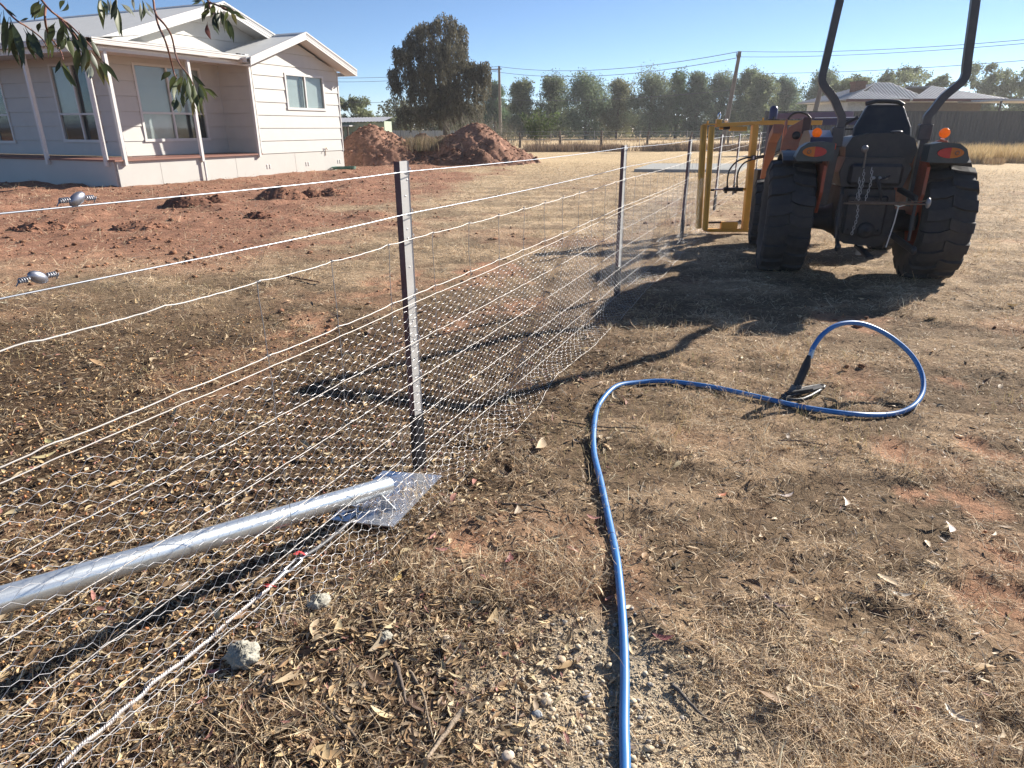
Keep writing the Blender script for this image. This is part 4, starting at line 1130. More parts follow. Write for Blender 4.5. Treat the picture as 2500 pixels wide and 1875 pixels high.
b = MB(); b.tube([fp(3.13, .671), fp(3.20, .675)], .018, 10); b.build('rod_sleeve', BLK, cy)
b = MB(); b.tube([fp(3.62, .685), fp(3.70, .685)], .022, 8); b.build('ram_lug', YEL, cy)
def spline(p, k=8): return smooth_path(p, k)
for pts in ([fp(3.40, .73), fp(3.39, .85), fp(3.41, .98), fp(3.50, 1.095), fp(3.62, 1.155, -.05), fp(3.735, 1.172, -.075), fp(3.88, 1.19, -.08), fp(4.03, 1.25, -.2), fp(4.14, 1.36, -.5)],
            [fp(3.555, .73), fp(3.54, .87), fp(3.56, .99), fp(3.62, 1.085, -.03), fp(3.735, 1.14, -.075), fp(3.87, 1.165, -.08), fp(4.0, 1.21, -.2), fp(4.10, 1.30, -.5)]):
    b = MB(); b.tube(spline(pts), .0125, 8); b.build('hydraulic_hose', BLK, frame)
b = MB(); b.box((3.70 - 3, -.095, 1.125), (3.77 - 3, -.05, 1.195), bev=.006); b.build('hose_clamp', BLK, frame)
b = MB(); b.box((3.715 - 3, -.105, 1.14), (3.735 - 3, -.094, 1.185)); b.build('clamp_tag', M('white tag', (.7, .7, .7), .5), frame)
b = MB(); b.box((3.115 - 3, -.045, 1.655), (3.195 - 3, .03, 1.715), bev=.006); lb = b.build('lug_block', YEL, frame)
b = MB(); b.tube([fp(3.145, 1.71), fp(3.138, 1.77), fp(3.150, 1.81), fp(3.164, 1.81), fp(3.176, 1.77), fp(3.170, 1.71)], .008, 8); b.build('shackle', CHR, lb)
b = MB(); b.ball(fp(3.27, 1.695), .027, 12); b.build('white_knob', M('white knob', (.75, .72, .66), .4), frame)
for x in (2.99, 3.83): 
    b = MB(); b.tube([fp(x, 1.65), fp(x, 1.735 if x > 3.5 else 1.69)], .014, 8); b.build('stop_pin', YEL, frame)
driver = thing('post_driver', 'dark navy upright mast with a rounded cap and long mauve rail behind the yellow frame', 'post driver', (3.95, 11.15, 0))
def dp(x, y, z): return Vector((x - 3.95, y, z))
b = MB(); b.bar(dp(4.10, 0, .55), dp(4.07, 0, 1.70), .125, .12, bev=.012); b.build('mast', NAVY, driver)
b = MB(); b.tube([dp(4.07, 0, 1.70), dp(4.068, 0, 1.86), dp(4.067, 0, 1.895), dp(4.067, 0, 1.91)], [.062, .062, .05, .02], 18); b.build('mast_cap', NAVY, driver)
b = MB(); b.box((3.93 - 3.95, -.2, 1.702), (4.10 - 3.95, -.05, 1.716)); b.tube([dp(4.03, -.14, 1.71), dp(4.03, -.14, 1.75)], .02, 6); b.build('clamp_plate', BLK, driver)
b = MB(); b.bar(dp(4.05, .10, 1.755), dp(5.35, .10, 1.79), .08, .085, bev=.006); b.build('rail', MAUVE, driver)
b = MB(); b.bar(dp(4.72, .05, 1.675), dp(5.4, .05, 1.685), .09, .10, bev=.006); b.build('lower_rail', NAVY, driver)
b = MB(); b.bar(dp(4.72, -.012, 1.735), dp(5.4, -.012, 1.745), .012, .012); b.build('pale_strip', M('pale strip', (.7, .72, .78), .4), driver)
b = MB(); b.tube(spline([dp(4.30, 0, 1.70), dp(4.36, -.03, 1.79), dp(4.48, -.05, 1.81), dp(4.60, -.1, 1.74), dp(4.63, -.2, 1.5)]), .016, 8); b.build('hydraulic_hose', BLK, driver)
b = MB(); b.box((3.92 - 3.95, -.06, .40), (4.10 - 3.95, .12, .97), bev=.01); b.build('black_shoe', BLK, driver)
bp_ = gnd(1833, 540); bp_ = aty(1833, 533, 12.4)
bucket = thing('bucket', 'pale blue bucket on the ground behind the yellow frame', 'bucket', (bp_[0], bp_[1], hz(bp_[0], bp_[1])))
b = MB(); b.lathe([(0, .01), (.11, .01), (.14, .30), (.15, .31), (.14, .32), (.13, .30), (.10, .03), (0, .025)], 20); b.build('pail', M('pale blue plastic', (.42, .48, .58), .4), bucket)
b = MB(); b.tube([(.14 * math.cos(t), -.02 - .05 * math.sin(t), .30 - .1 * math.sin(t)) for t in [math.pi * k / 12 for k in range(13)]], .004, 6); b.build('handle', CHR, bucket)

# ---------------------------------------------------------------- blue hose, tool at its end
HB = M('blue rubber hose', (.040, .185, .47), .40, var=.10, scale=18, dirt=(.20, .22, .28), dirtamt=.25)
hp = [(1352, 1900), (1351, 1659), (1349, 1560), (1350, 1440), (1345, 1330), (1333, 1215), (1318, 1130), (1298, 1040), (1283, 970), (1284, 915), (1296, 868), (1330, 836), (1380, 823), (1440, 821), (1540, 838), (1640, 861), (1740, 881), (1840, 895)]
pts = []
for u, v in hp:
    g = gd(u, v, .02); pts.append((g[0], g[1], max(hz(g[0], g[1]) + .016, .010)))
for u, v, y in ((1920, 897, 3.65), (1968, 882, 3.72), (1992, 850, 3.85), (1993, 815, 3.97), (1978, 780, 4.06), (1950, 748, 4.11), (1908, 718, 4.13), (1860, 699, 4.13), (1815, 700, 4.09), (1780, 720, 4.04), (1757, 750, 3.99), (1750, 772, 3.97)):
    g = aty(u * DS, v * DS, y); pts.append((g[0], g[1], max(g[2], hz(g[0], g[1]) + .016)))
HO = Vector(pts[3])
hose = thing('air_hose', 'long blue rubber hose snaking over the straw and looping up into the black tool', 'hose', tuple(HO))
sp = [p - HO for p in smooth_path(pts, 7)]
b = MB(); b.tube(sp, .0152, 14); b.build('tube', HB, hose)
q0, q1 = sp[-8], sp[-1]; dv = (q1 - q0).normalized()
b = MB(); b.tube([q1 - dv * .05, q1 + dv * .005],   .0185, 14); b.tube([q1 + dv * .005, q1 + dv * .03], .011, 10); b.tube([q1 - dv * .035, q1 - dv * .03], .018, 14); b.build('hose_end_fitting', M('steel fitting', (.55, .55, .54), .3, metal=.9), hose)
for k in (40, 62): b = MB(); b.tube([sp[k], sp[k] + (sp[k + 1] - sp[k]).normalized() * .004], .0158, 14); b.build('hose_band', M('dark band', (.02, .04, .12), .5), hose)
tb = aty(1742 * DS, 788 * DS, 3.955); tl = aty(1722 * DS, 834 * DS, 3.93); tf = gd(1724, 856)
tool = thing('hand_tool', 'black hand tool with a round upright grip standing on a flat jaw in the straw', 'hand tool', (tf[0], tf[1], hz(tf[0], tf[1])))
def tw(p): return Vector(p) - Vector(tool.location)
b = MB(); b.tube([tw(tb) + Vector((.012, .01, .06)), tw(tb), tw(tl)], [.012, .026, .026], 16); gr_ = tw(tb); b.build('grip', M('black rubber grip', (.018, .016, .016), .45, var=.2), tool)
b = MB(); c = tw(tl); b.tube([c, c + Vector((-.01, -.005, -.03))], [.036, .04], 14); b.box((c.x - .045, c.y - .03, c.z - .07), (c.x + .03, c.y + .03, c.z - .02), bev=.01); b.box((c.x - .02, c.y - .045, c.z - .055), (c.x + .012, c.y - .028, c.z + .02), bev=.004); b.build('clamp_head', M('worn clamp head', (.16, .15, .14), .4, metal=.6, var=.3, scale=30), tool)
J = M('black jaw steel', (.030, .030, .032), .5, metal=.1, var=.3, scale=30)
ja = [tw(gd(u, v, .03)) for u, v in ((1690, 858), (1700, 862), (1735, 862), (1778, 838), (1772, 832), (1738, 838), (1708, 845))]
b = MB(); b.tube(smooth_path(ja + [ja[0]], 3), .011, 8); b.build('jaw_loop', J, tool)
b = MB(); b.bar(tw(gd(1692, 857, .035)), tw(gd(1775, 835, .04)), .045, .02, bev=.004); b.bar(tw(gd(1700, 850, .05)), tw(gd(1755, 842, .05)), .02, .03, bev=.004); b.build('jaw_plate', J, tool)

# ---------------------------------------------------------------- concrete slab and the big soil mounds
sl_ = [gnd(1548, 420), gnd(1800, 422), gnd(1830, 405.5), gnd(1592, 405)]
sc_ = sum(sl_) / 4
slab = thing('concrete_slab', 'long low pale concrete slab lying in the straw paddock', 'concrete slab', (sc_[0], sc_[1], 0))
b = MB(); b.prism([(p[0] - sc_[0], p[1] - sc_[1]) for p in sl_], -.06, .11, 'z'); so_ = b.build('slab', M('pale concrete', (.36, .36, .34), .95, spec=.08, var=.08, scale=2, bump=.1), slab)
def mound(name, label, x, y, lobes, mat, cat='soil mound', res=.075, rough=.13, colr=(.26, .145, .10), group=None):
    """a heap as a height field of lobes (dx, dy, rx, ry, h)"""
    ex = max(abs(l[0]) + l[2] for l in lobes) + .3; ey = max(abs(l[1]) + l[3] for l in lobes) + .3
    nx, ny = int(2 * ex / res) + 1, int(2 * ey / res) + 1
    X, Y_ = np.meshgrid(np.linspace(-ex, ex, nx), np.linspace(-ey, ey, ny))
    h = np.zeros_like(X)
    for dx, dy, rx, ry, hh in lobes:
        n_ = fbm(X + x * 3 + dx, Y_ + y * 2, 1.1, 3, 201) - .5
        d = np.sqrt(((X - dx) / rx) ** 2 + ((Y_ - dy) / ry) ** 2) * (1 + n_ * .5)
        p = hh * 1.1 * np.clip(1.13 - np.sqrt(d * d + .05) / 1.0 * 1.10, 0, 1)
        h = np.maximum(h, p)
    m = sst(0, .12 * max(l[4] for l in lobes), h)
    h = h + m * ((fbm(X + x, Y_ + y, 2.4, 4, 211) - .5) * rough * 1.6 + (fbm(X + x, Y_ + y, 9, 3, 221) - .5) * rough * .9 + (rng.random(X.shape) - .5) * rough * .55)
    z = np.where(m > 0, h, -.08) 
    gx = hgt((X + x).ravel(), (Y_ + y).ravel()).reshape(X.shape)
    z = np.where(h > .004, gx + h, gx - .06)
    n2 = fbm(X * 1.0 + x, Y_ + y, 3.0, 4, 231)[..., None]; n3 = rng.random(X.shape)[..., None]
    c = np.array(colr) * (.62 + .65 * n2) * (.8 + .4 * n3)
    stone = n3 > .97; c = np.where(stone, c * 1.45, c)
    i = np.arange(ny - 1)[:, None] * nx + np.arange(nx - 1)[None, :]
    q = np.stack([i, i + 1, i + nx + 1, i + nx], -1).reshape(-1, 4)
    hh4 = h.ravel()[q].max(1) > .003
    o = npmesh(name, np.stack([X, Y_, z], -1).reshape(-1, 3), [q[hh4]], mat, col=c.reshape(-1, 3))
    o.location = (x, y, 0)
    tag(o, label, cat, group)
    # loose clods and stones lying on the slope
    ok = np.argwhere(h > .03 * max(l[4] for l in lobes)); k = ok[rng.integers(0, len(ok), int(min(2600, len(ok) * .5)))]
    px, py, pz = X[k[:, 0], k[:, 1]], Y_[k[:, 0], k[:, 1]], z[k[:, 0], k[:, 1]]
    rr = rng.gamma(1.6, res * .17, len(k)) + res * .08
    po = pebble_batch('clods', px + x, py + y, rr, np.array(colr) * rng.uniform(.55, 1.5, len(k))[:, None], MATS['clod'], sink=.4)
    co = np.empty(len(po.data.vertices) * 3, np.float32); po.data.vertices.foreach_get('co', co); co = co.reshape(-1, 12, 3)
    co[:, :, 0] -= x; co[:, :, 1] -= y; co[:, :, 2] += (pz - hgt(px + x, py + y))[:, None]
    po.data.vertices.foreach_set('co', co.ravel()); po.data.update(); po.parent = o; po['kind'] = 'stuff'
    return o
SOIL = M('loose soil', (.3, .13, .08), .95, var=.25, scale=9, bump=.5, bscale=14, attr=True, spec=.1)
mound('soil_mound', 'tall red brown soil mound beside the end of the white house', -6.35, 33.2, [(-.35, 0, 2.45, 2.4, 1.72), (.55, .3, 1.7, 1.8, 1.45), (-1.6, -.1, 1.5, 1.4, .65)], SOIL)
mound('soil_mound', 'wide peaked soil mound with a long right slope in front of the bare shrubs', -2.0, 33.9, [(.25, 0, 2.9, 2.6, 1.80), (-1.5, .1, 1.9, 1.8, .85), (1.3, -.2, 1.8, 1.8, .80)], SOIL)
mound('soil_mound', 'low dark soil heap spilling from the front of the wide peaked mound', -1.9, 31.7, [(.35, 0, 1.15, 1.0, .78), (-.7, .1, 1.3, .9, .62), (-2.0, .1, 1.1, .8, .30)], SOIL, colr=(.19, .105, .072))
mound('soil_mound', 'weedy rubble heap between the two tall soil mounds', -4.5, 35.6, [(0, 0, 2.1, 1.8, 1.30), (1.0, 0, 1.3, 1.4, 1.25)], SOIL, colr=(.16, .10, .07))
for i, (u, v, rx, h, lab) in enumerate(((388, 446, .52, .28, 'dark crumbly dirt clump nearest the veranda corner'), (455, 440, .34, .16, 'flat dark dirt clump just right of the crumbly clump'), (600, 431, .58, .34, 'cone of loose red dirt in the yard before the house wall'), (668, 426, .36, .16, 'small low dirt clump between the cone and the steel post'), (712, 424, .40, .18, 'long flat dirt heap nearest the steel post'), (553, 472, .30, .11, 'little dark dirt bump standing alone in the red yard'), (60, 497, .55, .10, 'flat dirt ridge at the edge of the red yard under the wire joiner'), (285, 497, .42, .10, 'shallow dirt ridge in the middle of the red yard'))):
    g = gd(u, v); mound('dirt_heap', lab, g[0], g[1] + rx * .5, [(0, 0, rx, rx * .8, h), (rx * .4, .1, rx * .7, rx * .6, h * .7)], SOIL, 'dirt heap', res=.035, rough=.06, colr=(.18, .09, .06) if i in (0, 1, 5) else (.25, .13, .085), group='dirt heaps in the red yard')

# ---------------------------------------------------------------- trees
LEAFM = M('tree foliage', (.06, .08, .03), .65, var=.2, scale=.8, spec=.25, attr=True, transl=.48)
BARK = M('grey brown bark', (.10, .075, .055), .9, var=.3, scale=3, bump=.3)
def cards(c, size, col, droop=0.0, aspect=.5):
    """small leaf sprays: one folded pair of triangles each, at points c"""
    n = len(c)
    d = rng.normal(0, 1, (n, 3)); d[:, 2] -= droop * 2.5; d /= np.linalg.norm(d, axis=1, keepdims=True)
    u = rng.normal(0, 1, (n, 3)); s = np.cross(d, u); s /= np.linalg.norm(s, axis=1, keepdims=True) + 1e-9
    L = (size * rng.uniform(.6, 1.4, n))[:, None]
    a = c; b = c + d * L * .5 + s * L * aspect * .5; e = c + d * L; f = c + d * L * .5 - s * L * aspect * .5
    v = np.stack([a, b, e, f], 1).reshape(-1, 3)
    q = (np.arange(n) * 4)[:, None] + np.array([[0, 1, 2, 3]])
    return v, q, np.repeat(col, 4, 0)
def limb(mb, p, q, r0, r1, n=6, wob=.06):
    p, q = Vector(p), Vector(q); L = (q - p).length
    pts = [p.lerp(q, k / 4) + Vector((random.gauss(0, 1), random.gauss(0, 1), random.gauss(0, .4))) * (L * wob * math.sin(k / 4 * math.pi)) for k in range(5)]
    mb.tube(pts, [r0 + (r1 - r0) * k / 4 for k in range(5)], n, caps=False)
def tree(name, label, base, H, W, style, group, tint=(1, 1, 1), n=5200, clear=.2, leaf=.32):
    t = thing(name, label, 'tree', base, random.uniform(0, 6.28) if style != 'fixed' else 0, group)
    # lobes of the crown
    lobes = []
    if style == 'pine':
        for k in range(50):
            f = random.random() ** .8; z = H * (clear + (1 - clear) * f * .93)
            ww = W / 2 * math.sin(math.pi * (.28 + .64 * f)) ** .7
            a = random.uniform(0, 6.28); rr = ww * math.sqrt(random.random()) * .80
            lobes.append((math.cos(a) * rr, math.sin(a) * rr, z, W * random.uniform(.13, .22)))
        for k in range(5): lobes.append((random.gauss(0, W * .07), random.gauss(0, W * .07), H * (.97 - .06 * k) - W * .10, W * .13))
    else:
        for k in range(26):
            a = random.uniform(0, 6.28); rr = W / 2 * math.sqrt(random.random()) * .9; f = random.random()
            lobes.append((math.cos(a) * rr, math.sin(a) * rr, H * (clear + (1 - clear) * f * .9), W * random.uniform(.09, .17)))
        lobes.append((0, 0, H * .94, W * .12))
    tr = MB(); top = H * (.8 if style == 'pine' else .45)
    tr.tube([(0, 0, -.2), (random.gauss(0, .08), random.gauss(0, .08), top * .4), (random.gauss(0, .15), 0, top * .75), (0, 0, top)], [H * .026, H * .02, H * .013, H * .006], 8, caps=False)
    for lx, ly, lz, lr in lobes[::2]: limb(tr, (0, 0, max(H * clear * .8, lz * .6)), (lx, ly, lz), H * .008, H * .002, 5)
    tr.build('trunk', BARK, t)
    P, Cc = [], []
    per = n // len(lobes)
    for lx, ly, lz, lr in lobes:
        k = rng.normal(0, 1, (per, 3)); k /= np.linalg.norm(k, axis=1, keepdims=True)
        # clumps inside the lobe
        nc = 24; cc = rng.normal(0, 1, (nc, 3)); cc /= np.linalg.norm(cc, axis=1, keepdims=True); cc *= (rng.random(nc) ** .4)[:, None] * lr
        cc[:, 2] *= .8
        p = cc[rng.integers(0, nc, per)] + k * (rng.random(per) ** .6)[:, None] * lr * .48
        P.append(p + np.array([lx, ly, lz])); sh = rng.uniform(.75, 1.2)
        Cc.append(np.tile(np.array([.165, .205, .125]) * np.array(tint) * sh, (per, 1)) * rng.uniform(.7, 1.3, per)[:, None])
    v, q, c = cards(np.concatenate(P), leaf, np.concatenate(Cc), droop=.0 if style == 'pine' else .35, aspect=.42)
    npmesh('crown', v, [q], LEAFM, t, col=c)
    return t
def at_px(u, y): 
    p = aty(u, 310, y); return (float(p[0]), float(y), hz(p[0], y))
def z_at(v, y): return float(aty(1250, v, y)[2])
pl_ = [(1209, 200, 52, 114, 'small pine tucked behind the thin grey power pole'), (1273, 190, 66, 106, 'narrow round topped pine just right of the thin power pole'), (1344, 184, 80, 108, 'second pine right of the thin power pole'), (1429, 184, 100, 105, 'broad pine with stepped right shoulder, third right of the thin power pole'),
    (1505, 196, 76, 108, 'shortest pine of the row, between two broad ones'), (1586, 172, 104, 104, 'broad high domed pine right of the shortest one'), (1650, 171, 66, 107, 'tall pine with a notch in its top, left half of the joined pair'), (1696, 171, 66, 105, 'tall pine, right half of the joined pair'),
    (1752, 179, 92, 108, 'pine directly behind the tall leaning power pole'), (1812, 165, 66, 110, 'pale tall pine just right of the leaning power pole'), (1850, 180, 66, 103, 'pine above the mast cap of the post driver'), (1905, 186, 70, 108, 'loose pine left of the roll bar'), (1989, 176, 92, 100, 'dark pine seen through the bend of the roll bar')]
for u, v, w_, y, lab in pl_:
    b = at_px(u, y); k = y / FPX
    tree('pine_tree', lab, b, z_at(v, y), w_ * k * 1.30, 'pine', 'row of pines beyond the paddock', tint=(rng.uniform(.85, 1.15), rng.uniform(.9, 1.1), rng.uniform(.8, 1.1)), clear=rng.uniform(.03, .08), n=18000, leaf=.28)
gl_ = [(2068, 186, 95, 86, 'spreading gum above the red house chimney'), (2145, 172, 84, 92, 'olive gum right of the brick chimney'), (2206, 160, 90, 98, 'thin airy gum rising behind the roof ridge'), (2280, 180, 66, 88, 'dark bushy gum behind the second roof peak'), (2383, 152, 92, 90, 'big rounded gum right of the roll bar'), (2478, 168, 105, 86, 'wide hazy gum at the right end of the trees'), (2580, 160, 110, 88, 'gum beyond the carport at the edge'),
    (866, 238, 78, 95, 'small airy gum standing by itself beside the white house'), (925, 286, 60, 110, 'low dark gum above the green shed'), (975, 290, 46, 104, 'low rounded tree left of the weeping tree'), (1110, 262, 70, 96, 'olive tree showing behind the weeping tree')]
for u, v, w_, y, lab in gl_:
    b = at_px(u, y); k = y / FPX
    tree('gum_tree', lab, b, z_at(v, y), w_ * k * 1.15, 'gum', 'gum trees along the skyline', tint=(1.15, 1.05, .9), clear=.30 if v < 250 else .15, n=9000, leaf=.32)

def weeping():
    y = 62.0; k = y / FPX
    b = at_px(1060, y); t = thing('weeping_tree', 'tall dark weeping tree with hanging foliage and ragged crown', 'tree', b)
    def loc(zx, zy): return ((800 + zx / 3.16 - 1060) * k, z_at(zy / 3.16, y) - b[2])
    blobs = [(740, 250, 75), (800, 215, 60), (930, 200, 90), (1000, 250, 80), (1030, 330, 45), (680, 330, 70), (640, 430, 60), (830, 390, 120), (960, 400, 110), (590, 380, 35), (560, 560, 45), (560, 640, 40), (720, 580, 120), (880, 560, 140), (1030, 540, 110), (1110, 520, 60), (1190, 520, 50), (1170, 600, 60), (760, 720, 120), (930, 740, 140), (1090, 720, 110), (650, 860, 80), (800, 860, 120), (950, 860, 120), (1080, 840, 90), (590, 840, 50)]
    tr = MB(); fk = loc(915, 800)
    tr.tube([(fk[0], 0, -.3), (fk[0] - .1, 0, 1.6), (fk[0] + .05, .1, fk[1])], [.34, .28, .22], 10, caps=False)
    limb(tr, (fk[0], 0, 1.5), (loc(960, 910)[0] + .8, 0, loc(960, 910)[1] + .3), .12, .05)
    P, Cc = [], []
    for zx, zy, r in blobs:
        lx, lz = loc(zx, zy); rr = r * k / 3.16
        ly = random.uniform(-1, 1) * min(2.2, rr * 1.6)
        limb(tr, (fk[0], 0, min(fk[1], lz * .75)), (lx, ly, lz), .10, .02, 6, .08)
        ns = int(48 * (r / 90) ** 1.6) + 12
        for q in range(ns):
            a = random.uniform(0, 6.28); s_ = math.sqrt(random.random())
            px, py, pz = lx + math.cos(a) * s_ * rr, ly + math.sin(a) * s_ * rr * 1.2, lz + math.sqrt(max(0, 1 - s_ * s_)) * rr * .9 * random.uniform(.3, 1)
            Ls = random.uniform(.5, 1.9) * (1 if zy > 300 else .75); m = int(Ls * 30)
            sw = rng.normal(0, .05, (m, 3)); tt = np.linspace(0, 1, m)
            p = np.array([px, py, pz]) + sw + np.outer(tt, [random.gauss(0, .12), random.gauss(0, .12), -Ls]); p[:, :2] += rng.normal(0, .05, (m, 2))
            P.append(p); Cc.append(np.tile(np.array([.105, .098, .068]) * random.uniform(.65, 1.25), (m, 1)) * rng.uniform(.75, 1.25, m)[:, None])
    tr.build('trunk', BARK, t)
    v, q, c = cards(np.concatenate(P), .23, np.concatenate(Cc), droop=.9, aspect=.34)
    npmesh('crown', v, [q], LEAFM, t, col=c)
weeping()
def stems(name, label, cat, base, n, h, spread_, col, leafn, group=None, leafcol=(.10, .12, .05), r=.012, leaf=.12):
    t = thing(name, label, cat, base, 0, group); mb = MB(); P = []
    for i in range(n):
        a = random.uniform(0, 6.28); o = random.random() ** .5
        p = Vector((math.cos(a) * spread_ * .25 * o, math.sin(a) * spread_ * .25 * o, -.05)); q = Vector((math.cos(a) * spread_ * o, math.sin(a) * spread_ * .6 * o, h * random.uniform(.55, 1)))
        m = p.lerp(q, .5) + Vector((math.cos(a), math.sin(a), 0)) * (-.10 * spread_)
        mb.tube([p, m, q], [r, r * .8, r * .35], 4, caps=False)
        for k in range(leafn): P.append(m.lerp(q, random.random()) + Vector((random.gauss(0, .12), random.gauss(0, .12), random.gauss(0, .10))))
        for k in range(2):
            s0 = m.lerp(q, random.random()); mb.tube([s0, s0 + Vector((random.gauss(0, .2), random.gauss(0, .2), random.uniform(.15, .45)))], [r * .5, r * .2], 3, caps=False)
    mb.build('stems', M('bleached stems ' + name, col, .9, var=.2), t)
    if P:
        P = np.array([tuple(p) for p in P]); v, q, c = cards(P, leaf, np.tile(np.array(leafcol), (len(P), 1)) * rng.uniform(.7, 1.3, len(P))[:, None], .1, .4)
        npmesh('leaves', v, [q], LEAFM, t, col=c)
for i, (u, h, y, lab) in enumerate(((1125, 2.4, 50, 'nearly bare grey shrub nearest the weeping tree trunk'), (1165, 2.7, 52, 'nearly bare grey shrub behind the peak of the wide mound'), (1205, 2.3, 51, 'nearly bare grey shrub left of the thin power pole'), (1242, 2.2, 53, 'nearly bare grey shrub right of the thin power pole'))):
    stems('bare_shrub', lab, 'shrub', at_px(u, y), 46, h, 1.5, (.20, .18, .14), 5, 'bare shrubs behind the soil mounds', leafcol=(.11, .12, .07))
stems('green_shrub', 'fan shaped green leafy shrub by itself in front of the pines', 'shrub', at_px(1318, 57), 34, 3.0, 1.7, (.13, .10, .07), 34, None, leafcol=(.085, .12, .045), leaf=.24)
stems('green_shrub', 'small green bush beside the shed posts', 'shrub', at_px(905, 62), 20, 1.7, 1.0, (.13, .10, .07), 40, None, leafcol=(.12, .15, .06), leaf=.2)

# scrub that reads as one mass behind the pines
def far_scrub():
    n = 26000; x = rng.uniform(-22, 75, n); y = rng.uniform(116, 134, n)
    hh = 1.2 + 4.6 * fbm(x, y * .3, .16, 3, 341) ** 1.3 * 1.4; z = rng.random(n) ** .8 * hh
    c = np.array([.085, .092, .055]) * (.6 + .8 * fbm(x, y, .3, 3, 343))[:, None] * rng.uniform(.7, 1.3, n)[:, None]
    v, q, cc = cards(np.stack([x, y, z], 1), .62, c, .1, .5)
    tag(npmesh('far_scrub', v, [q], LEAFM, col=cc), kind='stuff')
far_scrub()
# dry tall grass, weeds along the far fence and on the mounds
def grass_stuff(name, n, place, h, w_, cols, lean=.25):
    x, y = place(n); n = len(x)
    L = rng.uniform(.55, 1.1, n) * h; az = rng.uniform(0, 6.3, n); el = np.pi / 2 - np.abs(rng.normal(0, lean, n))
    v, q, t = strips(x, y, hgt(x, y), L, rng.uniform(.6, 1.4, n) * w_, az, el, rng.normal(.25, .2, n), rng.uniform(-1.5, 1.5, n))
    c = np.array(cols)[rng.integers(0, len(cols), n)] * rng.uniform(.8, 1.2, n)[:, None]
    return tag(npmesh(name, v, [q, t], MATS['straw'], col=np.repeat(c, 5, 0)), kind='stuff')
GOLD = [[.66, .51, .27], [.58, .43, .21], [.72, .58, .34], [.48, .34, .17]]
def right_band(n):
    a = rng.random(n); y = 33.5 + 9 * rng.random(n) ** 1.3; u = rng.uniform(2060, 2640, n)
    x = (u - 1250) / FPX * (y * math.cos(TILT) + 1.6 * math.sin(TILT)); y = y + (fbm(x, y * 0, .5, 3, 301) - .5) * 4 + np.where(u < 2180, (2180 - u) * .05, 0)
    k = rng.random(n) < .25 + 1.2 * fbm(x, y, .7, 3, 303) ** 2; return x[k], y[k]
grass_stuff('tall_dry_grass', 26000, right_band, .86, .016, GOLD)
def low_edge(n):
    y = 32.5 + 2.5 * rng.random(n); u = rng.uniform(2090, 2640, n); x = (u - 1250) / FPX * (y * math.cos(TILT) + 1.6 * math.sin(TILT)); y = y + (fbm(x, y * 0, .5, 3, 301) - .5) * 4; return x, y
grass_stuff('low_dry_grass', 6000, low_edge, .34, .016, [[.36, .25, .14], [.45, .33, .18], [.28, .19, .11]])
def far_band(n):
    x = rng.uniform(0.8, 34, n); y = 49.5 + x * .12 + rng.normal(0, .55, n)
    k = rng.random(n) < np.clip((fbm(x, y, .45, 3, 311) - .30) * 3.2, .05, 1); return x[k], y[k]
grass_stuff('fence_weeds', 22000, far_band, .62, .022, [[.23, .165, .12], [.30, .22, .155], [.17, .12, .09], [.38, .28, .18]])
def far_tufts(n):
    x = rng.uniform(0, 60, n); y = 56 + 40 * rng.random(n) ** 1.5
    k = rng.random(n) < sst(.50, .62, fbm(x, y * .35, .35, 3, 321)); return x[k], y[k]
grass_stuff('paddock_tufts', 14000, far_tufts, .45, .035, [[.46, .34, .19], [.36, .26, .16], [.25, .18, .12]])
def mound_weeds(n):
    x = rng.normal(-4.3, .75, n); y = rng.normal(34.2, .8, n); return x, y
o = grass_stuff('mound_weeds', 2600, mound_weeds, .7, .018, [[.30, .23, .15], [.42, .33, .20], [.20, .15, .10], [.16, .15, .08]]); 
o.location.z = .55
def yard_tufts(n):
    x, y, r = spread(n, 2.5, 16, 1.3); k = rng.random(n) < sst(.60, .70, fbm(x, y, 1.6, 3, 331)) * (zones(x, y)[0] < .5); return x[k], y[k]
grass_stuff('grass_tufts', 30000, yard_tufts, .075, .0028, [[.58, .44, .25], [.50, .38, .2], [.40, .30, .17], [.34, .30, .15]], .5)

# ---------------------------------------------------------------- far fences
STEELP = M('pale picket', (.50, .49, .46), .6, var=.1)
WOODP = M('old grey timber', (.12, .095, .075), .9, var=.3, scale=4)
ff = thing('paddock_fence', 'distant wire fence on thin pale steel pickets across the paddock', 'fence', (0, 0, 0))
fx = []
for u in (1095, 1170, 1247, 1345, 1449, 1560, 1675, 1787, 1900, 2015): 
    g = gnd(u, 366.5 - (u - 1247) * .0125); fx.append(g)
    b = MB(); b.bar((g[0], g[1], -.1), (g[0] + random.gauss(0, .02), g[1], 1.34), .045, .03); p_ = b.build('picket', STEELP, ff)
    b = MB(); b.bar((g[0], g[1] - .001, -.05), (g[0], g[1] - .001, .32), .06, .045); b.build('sleeve', BLACK_RUBBER, p_)
for z in (1.28, 1.0, .7):
    b = MB(); b.tube([(g[0], g[1] - .03, z) for g in fx], .006, 4); b.build('strand', WIRE, ff)
wf = thing('timber_fence', 'old wire fence on dark crooked timber posts behind the steel picket fence', 'fence', (0, 0, 0))
wx = []
for u in (1160, 1269, 1368, 1468, 1580, 1684, 1777, 1880): 
    g = gnd(u, 360.5 - (u - 1269) * .012); wx.append(g)
    b = MB(); b.tube([(g[0], g[1], -.2), (g[0] + random.gauss(0, .05), g[1], .7), (g[0] + random.gauss(0, .08), g[1], random.uniform(1.15, 1.4))], [.12, .10, .085], 8); b.build('post', WOODP, wf)
